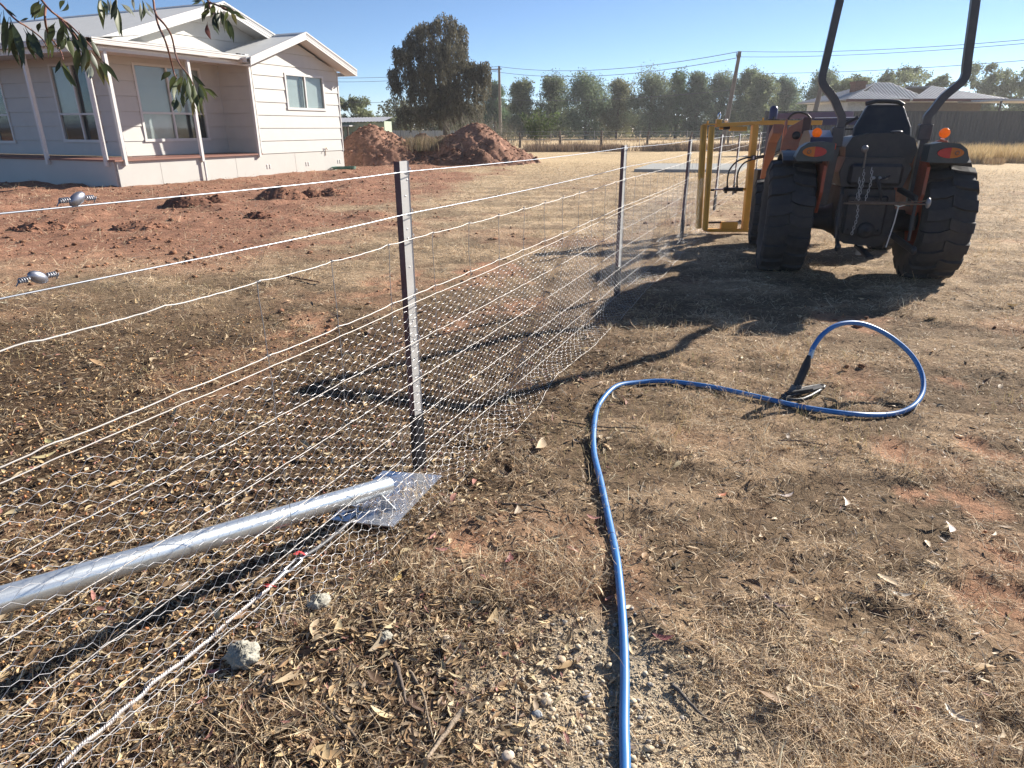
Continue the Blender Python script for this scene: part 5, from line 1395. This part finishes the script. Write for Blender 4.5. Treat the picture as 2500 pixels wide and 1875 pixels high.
for z in (1.1, .75):
    pts = []
    for a_, c_ in zip(wx[:-1], wx[1:]):
        for k in range(6): t = k / 6; pts.append(tuple(a_ + (c_ - a_) * t + np.array([0, 0, z - .5 * t * (1 - t)])))
    b = MB(); b.tube(pts, .007, 4); b.build('strand', WIRE, wf)

# ---------------------------------------------------------------- power poles and lines
POLE = M('weathered pole timber', (.20, .17, .14), .85, var=.2, scale=2)
LINEM = M('power line', (.10, .10, .11), .5, var=0)
def ppole(label, u, v, y, lean, r, cross):
    b_ = at_px(u, y); t = thing('power_pole', label, 'power pole', b_)
    h = z_at(v, y); mb = MB(); tp = Vector((lean, 0, h))
    mb.tube([(0, 0, -.3), tp], [r * 1.25, r * .8], 10); mb.build('pole', POLE, t)
    if cross:
        mb = MB(); mb.bar(tp + Vector((-cross, -.12, -.35)), tp + Vector((cross * .3, -.12, -.30)), .08, .10); c = mb.build('crossarm', POLE, t)
        for x in (-cross * .95, cross * .1):
            mb = MB(); mb.tube([tp + Vector((x, -.12, -.30)), tp + Vector((x, -.12, -.08))], [.05, .03], 8); mb.build('insulator', M('dark insulator', (.09, .09, .10), .3), c)
    return Vector(b_) + tp
p1 = ppole('thin grey power pole with short crossarm right of the weeping tree', 1222, 161, 82, -.12, .16, 1.0)
p2 = ppole('tall leaning power pole rising behind the yellow frame', 1766, 125, 54, .62, .16, .25)
p3 = ppole('short leaning timber pole without wires left of the roll bar', 1974, 212, 46, .42, .17, 0)
def line(label, a, c, sag, r=.022):
    a, c = Vector(a), Vector(c); pts = [a.lerp(c, k / 24) - Vector((0, 0, sag * 4 * (k / 24) * (1 - k / 24))) for k in range(25)]
    o = bpy.data.objects; mb = MB(); q = [p - a for p in pts]; mb.tube(q, r, 5)
    ob = mb.build('power_line', LINEM); ob.location = a; tag(ob, label, 'power line', 'overhead lines across the sky')
lp = Vector(tuple(aty(600, 178, 96))); rp = Vector(tuple(aty(2700, 78, 33)))
line('uppermost wire from the thin pole to the leaning pole', p1 + Vector((0, 0, -.05)), p2, .8)
line('second wire from the thin pole crossarm to the leaning pole', p1 + Vector((-.9, -.12, -.5)), p2 + Vector((0, 0, -.4)), .9)
line('lowest wire between the thin pole and the leaning pole', p1 + Vector((0, 0, -3.4)), p2 + Vector((0, 0, -2.55)), .4)
line('uppermost wire running left of the thin pole above the house corner', lp, p1, .9); line('second wire running left of the thin pole past the house', lp - Vector((0, 0, .45)), p1 - Vector((0, 0, .4)), .9); line('lowest wire running left past the weeping tree', lp - Vector((0, 0, 2.9)), p1 - Vector((0, 0, 3.4)), .5)
line('uppermost wire running right of the leaning pole', p2, rp, .3, .014); line('second wire running right just under the uppermost', p2 - Vector((0, 0, .36)), Vector(tuple(aty(2700, 88, 33))), .25, .014); line('lowest wire running right over the far roof', p2 - Vector((0, 0, 1.45)), Vector(tuple(aty(2700, 130, 33))), .25, .014)

# ---------------------------------------------------------------- far house, dark fence, carport, shed
CORR = M('weathered corrugated roof', (.38, .38, .39), .5, metal=.2, var=.15, scale=1.5)
hy = 53.0; hk = hy / FPX
fo = at_px(2200, hy)
fh = thing('far_house', 'distant cottage with grey hipped corrugated roof and brown eaves', 'house', fo)
def hx_(u, v): return ((u - 2200) * hk, z_at(v, hy) - fo[2])
def tri_roof(pts, name):
    b = MB(); corr_n = 1
    # a hip face: sheet cut to a triangle/trapezoid, ribs as shallow battens running down the slope
    vs = [Vector(p) for p in pts]; b.add(vs + [v - Vector((0, 0, .06)) for v in vs], [tuple(range(len(vs)))] + [tuple(range(len(vs), 2 * len(vs)))[::-1]] + [(i, (i + 1) % len(vs), len(vs) + (i + 1) % len(vs), len(vs) + i) for i in range(len(vs))])
    e0, e1 = vs[0], vs[1]; n = (vs[1] - vs[0]).cross(vs[2] - vs[0]).normalized()
    if n.z < 0: n = -n
    dn = (e1 - e0).normalized(); L = (e1 - e0).length; up = n.cross(dn); 
    if up.z < 0: up = -up
    from mathutils.geometry import intersect_line_line_2d
    for k in range(1, int(L / .25)):
        p = e0 + dn * (k * .25); far = 0
        for i in range(1, len(vs)):
            a, c = vs[i], vs[(i + 1) % len(vs)]
            def to2(q): r = q - e0; return Vector((r.dot(dn), r.dot(up)))
            r = intersect_line_line_2d(to2(p), to2(p) + Vector((0, 50)), to2(a), to2(c))
            if r is not None: far = max(far, r.y)
        if far > .15: b.bar(p + n * .015, p + up * (far - .04) + n * .015, .07, .03, up=n)
    return b.build(name, CORR, fh)
eL, eR = hx_(2050, 245), hx_(2405, 242)
ez = (eL[1] + eR[1]) / 2
rA, rB = hx_(2180, 194), hx_(2215, 194); g2 = hx_(2288, 205); gm = hx_(2190, 243)
tri_roof([(eL[0], -1, ez), (gm[0] + .2, -1, ez), (hx_(2115, 219)[0], 1.2, hx_(2115, 219)[1])], 'roof_face')
tri_roof([(hx_(2095, 222)[0], .6, ez), (gm[0] + 2.6, .6, ez), (rB[0], 3.6, rB[1]), (rA[0], 3.6, rA[1])], 'roof_face')
tri_roof([(gm[0], -1.4, ez), (eR[0], -1.4, ez), (g2[0], 2.2, g2[1])], 'roof_face')
tri_roof([(eR[0], 8, ez), (eL[0], 8, ez), (rA[0], 3.7, rA[1]), (rB[0], 3.7, rB[1])], 'roof_face')
tri_roof([(eR[0], -1.4, ez), (eR[0], 8, ez), (rB[0] + 1.2, 3.7, rB[1] - .3), (g2[0], 2.2, g2[1])], 'roof_face')
tri_roof([(eL[0], 8, ez), (eL[0], -1, ez), (hx_(2115, 219)[0], 1.2, hx_(2115, 219)[1]), (rA[0], 3.7, rA[1])], 'roof_face')
b = MB(); b.box((eL[0], -1.08, ez - .16), (gm[0], -1.0, ez + .02)); b.box((gm[0], -1.48, ez - .16), (eR[0], -1.4, ez + .02)); b.build('eaves_board', M('red brown eaves', (.13, .05, .045), .6), fh)
b = MB(); b.box((eL[0] + .8, .3, -.2), (gm[0] - .2, 7.6, ez - .14)); b.build('white_wall', M('white far wall', (.62, .62, .60), .7), fh)
b = MB(); b.box((gm[0] - .2, .8, -.2), (eR[0] - .6, 7.4, ez - .15)); b.build('shaded_wall', M('far wall painted shade', (.16, .13, .11), .8), fh)  # dark colour carries the veranda's shade, painted into the wall
b = MB(); c0, c1 = hx_(2106, 194), hx_(2130, 226); b.box((c0[0], 1.8, c1[1]), (c1[0], 2.6, c0[1])); b.box((c0[0] - .06, 1.74, c0[1] - .2), (c1[0] + .06, 2.66, c0[1] - .02)); b.build('chimney', M('brick chimney', (.22, .12, .085), .9, var=.35, scale=12), fh)
cpt = at_px(2480, 50)
cp_ = thing('carport', 'flat pale carport roof on posts right of the distant cottage', 'carport', cpt)
b = MB(); b.box((-2.6, -1.5, z_at(248, 50)), (6, 3, z_at(243, 50))); b.build('flat_roof', M('pale carport roof', (.55, .55, .55), .6), cp_)
for x in (-2.3, 1, 5):
    b = MB(); b.box((x - .05, -1.3, -.1), (x + .05, -1.2, z_at(248, 50) + .0)); b.build('post', WOODP, cp_)
dfy = 43.5
df = thing('dark_fence', 'long dark grey metal sheet fence behind the tractor and dry grass', 'fence', at_px(2230, dfy))
dk = dfy / FPX; DF = M('dark sheet fence', (.050, .052, .055), .55, var=.15, scale=1.5)
for i in range(8):
    x0 = (1890 - 2230) * dk + i * 2.9; b = MB()
    corrug(b, (x0 + .03, 0, .1), (x0 + 2.87, 0, .1), (x0 + .03, 0, 2.50), .20, .022); b.build('panel', DF, df)
    b = MB(); b.box((x0 - .035, -.04, -.1), (x0 + .035, .03, 2.56)); b.build('post', DF, df)
b = MB(); b.box(((1890 - 2230) * dk, -.035, 2.47), ((1890 - 2230) * dk + 8 * 2.9, .035, 2.53)); b.build('top_rail', DF, df)
sy = 66.0; sk = sy / FPX
so_ = at_px(885, sy)
sh = thing('shed', 'long low green shed with grey roof beside the house corner', 'shed', so_)
def sx(u): return (u - 885) * sk
b = MB(); corrug(b, (sx(780), -.6, z_at(300, sy)), (sx(936), -.6, z_at(296.5, sy)), (sx(785), 4.2, z_at(287, sy)), .3, .02); b.build('shed_roof', CORR, sh)
b = MB(); b.box((sx(780), 0, -.2), (sx(935), .08, z_at(300, sy))); b.box((sx(935) - .08, .08, -.2), (sx(935), 4, z_at(296, sy))); b.build('green_wall', M('pale green sheet', (.30, .36, .28), .6, var=.1), sh)
for u in (846, 851, 862, 889):
    b = MB(); b.tube([(sx(u), -2.0, -.2), (sx(u), -2.0, z_at(309, sy))], .09, 8); b.build('post', WOODP, sh)
b = MB(); b.box((sx(800), -2.3, z_at(309, sy)), (sx(868), .0, z_at(306, sy))); b.build('lean_to_roof', CORR, sh)
pw = thing('pale_fence', 'long pale metal fence low behind the weeping tree', 'fence', at_px(980, 74))
for i in range(9):
    b = MB(); x0 = (820 - 980) * 74 / FPX + i * 1.8; corrug(b, (x0, 0, 0), (x0 + 1.76, 0, 0), (x0, 0, z_at(318, 74)), .25, .02); b.build('panel', M('pale sheet fence', (.42, .45, .47), .6), pw)

# ---------------------------------------------------------------- single fallen leaves, sticks and stones one can point to
def one_leaf(u, v, L, W, azd, col, label, z=.012, tilt=.05, roll=.15, curl=.25, sick=.8):
    g = gd(u, v); x, y = g[0], g[1]
    vv, q, m = leaf_batch(np.zeros(1), np.zeros(1), np.zeros(1), np.array([L]), np.array([W]), np.array([R(azd)]), np.array([tilt]), np.array([roll]), np.array([curl]), np.array([sick]))
    o = npmesh('fallen_leaf', vv, [q], M('leaf ' + str(col), col, .5, var=.18, scale=30, transl=.12), None)
    o.location = (x, y, hz(x, y) + z); tag(o, label, 'leaf', 'fallen gum leaves on the straw')
PALE, PINK, MAROON, TAN, YEL_ = (.72, .56, .33), (.52, .26, .22), (.26, .085, .085), (.46, .34, .22), (.68, .48, .16)
for a in ((1748, 1487, .125, .024, -38, PALE, 'long pale cream leaf shining in the straw at lower right'), (2052, 1143, .085, .028, 70, (.60, .47, .40), 'pale pinkish leaf standing near the red tyre scuffs'), (1675, 1318, .11, .016, -40, (.50, .34, .30), 'slender dull pink leaf lying against a dark hollow'), (1432, 1390, .075, .022, -8, MAROON, 'dark maroon leaf just right of the lower hose'),
          (1283, 1120, .07, .020, -20, PINK, 'pink leaf touching the left side of the hose'), (1340, 1160, .06, .022, -60, TAN, 'tan leaf tucked against the right side of the hose'), (1700, 1066, .085, .020, 12, (.56, .46, .40), 'grey pink leaf in the middle of the straw'), (1828, 1083, .08, .022, 72, (.56, .44, .36), 'curled pale leaf right of the grey pink one'),
          (860, 1255, .06, .022, 70, YEL_, 'yellow leaf beside the netting edge below the steel plate'), (935, 1165, .055, .02, 60, PINK, 'small pink leaf right of the steel plate'), (958, 1192, .07, .018, 6, PINK, 'flat coral leaf below the small pink one'), (1055, 1250, .09, .012, -12, (.50, .20, .20), 'thin red leaf lying across pale stalks'),
          (1118, 1108, .07, .03, 80, (.48, .38, .27), 'big curled brown leaf upright near the post foot'), (1100, 1212, .065, .026, 75, MAROON, 'dark purple curled leaf in a hollow'), (460, 1452, .05, .016, 10, (.50, .18, .18), 'pink leaf left of the concrete lump'), (2065, 1560, .085, .024, -60, (.60, .52, .40), 'curved pale leaf at the lower right corner area'),
          (110, 958, .10, .028, -22, (.58, .52, .24), 'yellow green leaf behind the netting at left'), (100, 990, .12, .030, 40, (.62, .52, .28), 'largest pale yellow leaf behind the netting at left'), (215, 962, .10, .016, -35, (.50, .30, .22), 'thin tan sickle leaf behind the netting'), (1560, 1078, .05, .018, 20, (.62, .22, .10), 'small orange leaf scrap in the straw'), (1945, 1290, .08, .020, -20, (.42, .37, .30), 'grey curled leaf in the straw at right'), (1245, 955, .06, .02, -50, TAN, 'tan leaf left of the hose bend')): one_leaf(*a)
def stick(pts, r, col, label):
    g = [gd(u, v) for u, v in pts]; P = [Vector((p[0], p[1], hz(p[0], p[1]) + r * .8 + .008)) for p in g]; o = P[0]
    b = MB(); sp_ = smooth_path([p - o for p in P], 5); n = len(sp_)
    b.tube([p + Vector((random.gauss(0, r * .25), random.gauss(0, r * .25), random.gauss(0, r * .2))) for p in sp_], [r * (1 - .5 * k / n) * random.uniform(.85, 1.15) for k in range(n)], 7)
    ob = b.build('stick', M('stick ' + str(col), col, .85, var=.3, scale=40, bump=.3)); ob.location = o; tag(ob, label, 'stick', 'sticks on the ground')
stick([(1000, 1545), (965, 1590), (915, 1655)], .009, (.36, .28, .20), 'pale split stick pointing down among the pebbles')
stick([(885, 1455), (912, 1500), (925, 1560), (935, 1600)], .005, (.22, .17, .12), 'thin bent brown stick left of the pale split one')
stick([(855, 1440), (868, 1480), (878, 1530)], .008, (.13, .10, .08), 'short thick dark stick in the litter')
stick([(1450, 1480), (1490, 1520), (1530, 1560)], .007, (.10, .085, .075), 'dark stick on the right of the lower hose')
stick([(1215, 912), (1300, 930), (1400, 932)], .006, (.12, .085, .06), 'long dark twig crossing under the upper hose')
stick([(1130, 930), (1155, 950), (1165, 975)], .005, (.11, .08, .06), 'dark hooked twig right of the post sleeve')
stick([(1680, 955), (1730, 960), (1785, 968)], .005, (.13, .09, .07), 'dark twig lying in straw beyond the hose')
stick([(620, 600), (655, 606), (690, 612)], .012, (.16, .08, .05), 'short brown stick on the red patch behind the post')
stick([(1085, 1090), (1150, 1100), (1200, 1118)], .006, (.12, .09, .07), 'dark twig right of the steel plate corner')
stick([(700, 1530), (760, 1590), (800, 1640)], .006, (.20, .16, .12), 'grey brown stick in the lower litter')
stick([(1648, 1295), (1700, 1350), (1740, 1385)], .006, (.08, .06, .05), 'blackened stick under the slender pink leaf')
CONC = M('crumbly concrete', (.36, .345, .29), .9, var=.25, scale=30, bump=.6, bscale=60)
def stone(u, v, r, mat, label, cat='stone', sq=.7, jit=.16, group='single stones on the ground'):
    g = gd(u, v); b = MB(); b.ball((0, 0, 0), r, 26 if r > .02 else 14, (1, 1.15, sq), jit=jit); o = b.build(cat.replace(' ', '_'), mat); o.location = (g[0], g[1], hz(g[0], g[1]) + r * sq * .55); o.rotation_euler = (0, 0, random.uniform(0, 6)); tag(o, label, cat, group)
stone(527, 1428, .048, CONC, 'rough pale grey lump of concrete under the netting foot', 'concrete lump', .8, .22, None)
stone(690, 1312, .036, CONC, 'smaller grey concrete lump beside the netting edge', 'concrete lump', .6, .22, None)
stone(833, 1385, .022, CONC, 'pale grey crumb of concrete right of the netting edge', 'concrete lump', .7, .22, None)
for u, v, r, c, lab in ((965, 1387, .016, (.55, .47, .36), 'smooth pale tan pebble nearest the netting side'), (1212, 1422, .017, (.50, .38, .26), 'brown flat pebble near the hose'), (1268, 1497, .014, (.46, .42, .38), 'smooth grey pebble by the hose'), (1180, 1515, .017, (.40, .33, .25), 'dull brown pebble in the sand'), (1160, 1545, .015, (.26, .28, .30), 'blue grey pebble in the sand'), (950, 1452, .014, (.58, .46, .30), 'yellowish pebble at the edge of the litter'), (1097, 1640, .017, (.56, .46, .36), 'pinkish cream pebble lowest in the sand'), (955, 1520, .014, (.50, .36, .27), 'pale red brown pebble by the pale split stick'), (1085, 1365, .014, (.48, .42, .36), 'round grey tan pebble at the far edge of the gravel'), (1925, 1266, .014, (.20, .19, .18), 'dark round nut alone in the straw')):
    stone(u, v, r, M('pebble ' + str(c), c, .7, var=.15, scale=60), lab, 'stone', .6, .06)

# ---------------------------------------------------------------- hanging gum branches close above the viewer
GL = M('gum leaf', (.075, .10, .035), .5, var=.2, scale=12, spec=.5, attr=True, transl=.30)
TWG = M('red brown twig', (.17, .075, .05), .6, var=.2, scale=30)
BZ = 2.458
def bpt(zx, zy, y): return Vector(tuple(aty(zx / BZ, zy / BZ, y)))
def hang_branch(label, twigs, leaves, y0):
    """twigs: lists of (zx, zy); leaves: (base x, base y, tip x, tip y, width, tone)"""
    o = bpt(*twigs[0][0], y0); t = thing('gum_branch', label, 'branch', tuple(o), 0, 'hanging gum branches')
    for i, tw_ in enumerate(twigs):
        b = MB(); p = smooth_path([bpt(x, y, y0 + .04 * math.sin(k * 1.7 + i)) - o for k, (x, y) in enumerate(tw_)], 5); n = len(p)
        b.tube(p, [.0030 * (1 - .55 * k / n) for k in range(n)], 6); b.build('twig', TWG, t)
    V, Q, Cc, nb = [], [], [], 0
    more = [(bx + random.uniform(-14, 14), by + random.uniform(-14, 14), tx + random.uniform(-34, 34), ty + random.uniform(-26, 20), wd * .85, tone) for bx, by, tx, ty, wd, tone in leaves if random.random() < .75]
    for bx, by, tx, ty, wd, tone in leaves + more:
        dy = random.uniform(-.10, .12)
        a = bpt(bx, by, y0 + dy * .5) - o; c = bpt(tx, ty, y0 + dy + random.uniform(-.03, .03)) - o
        d = c - a; L = d.length; d.normalize(); view = (Vector((0, 0, CAM_H)) - (o + a)).normalized()
        sd = d.cross(view).normalized(); ph = random.uniform(-.9, .9); n_ = d.cross(sd); sd = (sd * math.cos(ph) + n_ * math.sin(ph)); nn = d.cross(sd)
        W = wd / BZ / FPX * y0 * .74; S = 9; bow = random.uniform(-.07, .07) * L
        prof = [.05, .10, .55, .90, 1.0, .88, .62, .30, .02]
        vs = []
        for k in range(S):
            u = k / (S - 1); cen = a + d * (L * u) + sd * (bow * 4 * u * (1 - u)) + nn * (L * .05 * math.sin(u * 3.1))
            for s_ in (-1, 0, 1): vs.append(cen + sd * (s_ * W / 2 * prof[k]) + nn * (abs(s_) * W * .12 * prof[k]))
        V += [tuple(p) for p in vs]
        for k in range(S - 1):
            for s_ in (0, 1): Q.append((nb + k * 3 + s_, nb + k * 3 + s_ + 1, nb + (k + 1) * 3 + s_ + 1, nb + (k + 1) * 3 + s_))
        nb += len(vs)
        base = {0: (.045, .060, .028), 1: (.085, .105, .038), 2: (.14, .13, .05), 3: (.13, .045, .035), 4: (.32, .34, .27)}[tone]
        Cc += [np.array(base) * random.uniform(.8, 1.25)] * len(vs)
    npmesh('leaves', np.array(V), [np.array(Q)], GL, t, col=np.array(Cc), smooth=True)
LA = [(20, 60, 30, 330, 46, 0), (10, 150, 15, 280, 36, 0), (55, 100, 20, 330, 50, 0), (60, 100, 150, 395, 62, 0), (90, 200, 120, 400, 44, 0), (150, 160, 262, 345, 60, 0), (165, 190, 205, 350, 40, 1), (190, 170, 265, 340, 46, 0), (235, 0, 190, 110, 52, 0), (270, 10, 215, 110, 48, 1), (395, 0, 360, 60, 30, 0), (245, 130, 230, 195, 34, 0), (290, 150, 275, 290, 40, 4), (285, 210, 290, 350, 32, 1), (330, 140, 300, 265, 42, 0), (340, 90, 440, 230, 44, 0), (360, 150, 430, 330, 48, 0), (385, 130, 345, 300, 44, 0), (355, 300, 395, 230, 34, 0), (400, 190, 440, 350, 40, 1),
      (420, 150, 470, 320, 46, 0), (470, 180, 520, 300, 36, 0), (480, 260, 465, 455, 50, 1), (500, 240, 530, 420, 46, 0), (515, 270, 490, 440, 40, 0), (540, 300, 590, 420, 42, 0), (550, 235, 610, 370, 44, 0), (600, 350, 715, 495, 36, 0), (540, 350, 525, 460, 34, 2), (560, 360, 625, 515, 44, 2), (545, 380, 540, 480, 30, 4), (590, 360, 640, 470, 36, 1), (370, 360, 430, 520, 46, 1), (365, 350, 330, 440, 30, 0), (430, 220, 500, 330, 32, 0), (110, 130, 170, 110, 16, 0), (20, 40, 100, 105, 14, 0)]
hang_branch('broad leaved gum branch hanging over the left end of the house', [[(-120, -60), (0, 20), (60, 85), (110, 130), (160, 160), (250, 230), (285, 290)], [(200, -80), (250, 0), (300, 60), (345, 95), (400, 135), (430, 160), (480, 210), (530, 260), (600, 350)], [(345, 95), (430, 190), (470, 250)], [(275, 40), (270, 110), (290, 200), (360, 300), (380, 360)]], LA, 1.85)
LB_ = [(585, -20, 615, 160, 50, 1), (600, -10, 640, 110, 40, 1), (690, -10, 735, 225, 50, 1), (700, -20, 680, 100, 40, 0), (720, 20, 810, 105, 28, 4), (640, -20, 655, 80, 20, 4), (845, -20, 850, 120, 32, 0), (865, 0, 925, 90, 24, 4), (800, -20, 810, 70, 22, 4)]
hang_branch('few long gum leaves hanging from above the roof ridge', [[(560, -120), (620, -60), (700, -20), (850, -40)]], LB_, 1.75)
LC = [(1030, 425, 965, 485, 46, 0), (1075, 440, 1020, 560, 36, 1), (1070, 470, 1045, 600, 36, 1), (1095, 450, 1060, 560, 34, 2), (1110, 445, 1080, 600, 40, 1), (1120, 440, 1150, 560, 36, 1), (1135, 450, 1110, 590, 36, 1), (1150, 440, 1235, 520, 30, 0), (1180, 470, 1250, 620, 38, 1), (1190, 500, 1225, 600, 36, 0), (1215, 525, 1310, 585, 30, 1), (1160, 480, 1200, 680, 36, 1), (1170, 540, 1225, 710, 34, 2), (1060, 580, 1040, 665, 40, 0), (1150, 600, 1155, 700, 26, 2), (1130, 560, 1165, 640, 34, 1), (1070, 600, 1085, 680, 24, 4), (1100, 560, 1100, 650, 36, 1), (1130, 470, 1145, 600, 36, 0), (1200, 540, 1210, 640, 34, 1), (1085, 490, 1085, 560, 40, 2), (1150, 520, 1180, 660, 30, 0)]
hang_branch('drooping gum twig with a leaf cluster in front of the veranda window', [[(900, -80), (920, 0), (935, 85), (990, 150), (1030, 220), (1055, 330), (1085, 395), (1130, 450), (1165, 520)], [(932, 70), (950, 150), (990, 240), (1020, 340), (1045, 440), (1060, 470)]], LC, 1.8)
LD = [(1205, 0, 1150, 30, 22, 0), (1250, 40, 1222, 130, 30, 0), (1265, 60, 1265, 240, 0.1, 3), (1245, 130, 1268, 240, 34, 3), (1275, 80, 1315, 210, 34, 0), (1260, 60, 1235, 100, 26, 1), (1290, 60, 1285, 180, 34, 0), (1310, 40, 1320, 170, 32, 0), (1325, 100, 1345, 180, 34, 1), (1340, 60, 1350, 200, 30, 0), (1350, 95, 1388, 240, 36, 1), (1370, 60, 1345, 130, 26, 1), (1310, 15, 1380, 70, 26, 1), (1385, 60, 1420, 150, 26, 2), (1390, 60, 1455, 110, 28, 1), (1330, 30, 1430, 85, 22, 0), (1255, 10, 1245, 90, 30, 0), (1285, 10, 1265, 110, 28, 1), (1225, 0, 1215, 40, 20, 4)]
hang_branch('small gum sprig hanging over the peak of the main gable', [[(1180, -90), (1250, 5), (1300, 30), (1350, 50), (1400, 60)], [(1250, 5), (1265, 60), (1290, 90)]], LD, 1.85)

# ---------------------------------------------------------------- thin haze, added also to veil the darks like lens glare
def haze():
    m = bpy.data.materials.new('thin haze'); m.use_nodes = True
    n, l = m.node_tree.nodes, m.node_tree.links
    n.remove(n['Principled BSDF'])
    v = n.new('ShaderNodeVolumePrincipled'); v.inputs['Color'].default_value = (.93, .96, 1, 1); v.inputs['Density'].default_value = .0005; v.inputs['Anisotropy'].default_value = .45
    l.new(v.outputs[0], n['Material Output'].inputs['Volume'])
    b = MB(); b.box((-7000, -7000, -3), (7000, 7000, 16)); o = b.build('haze', m); tag(o, kind='stuff')
haze()
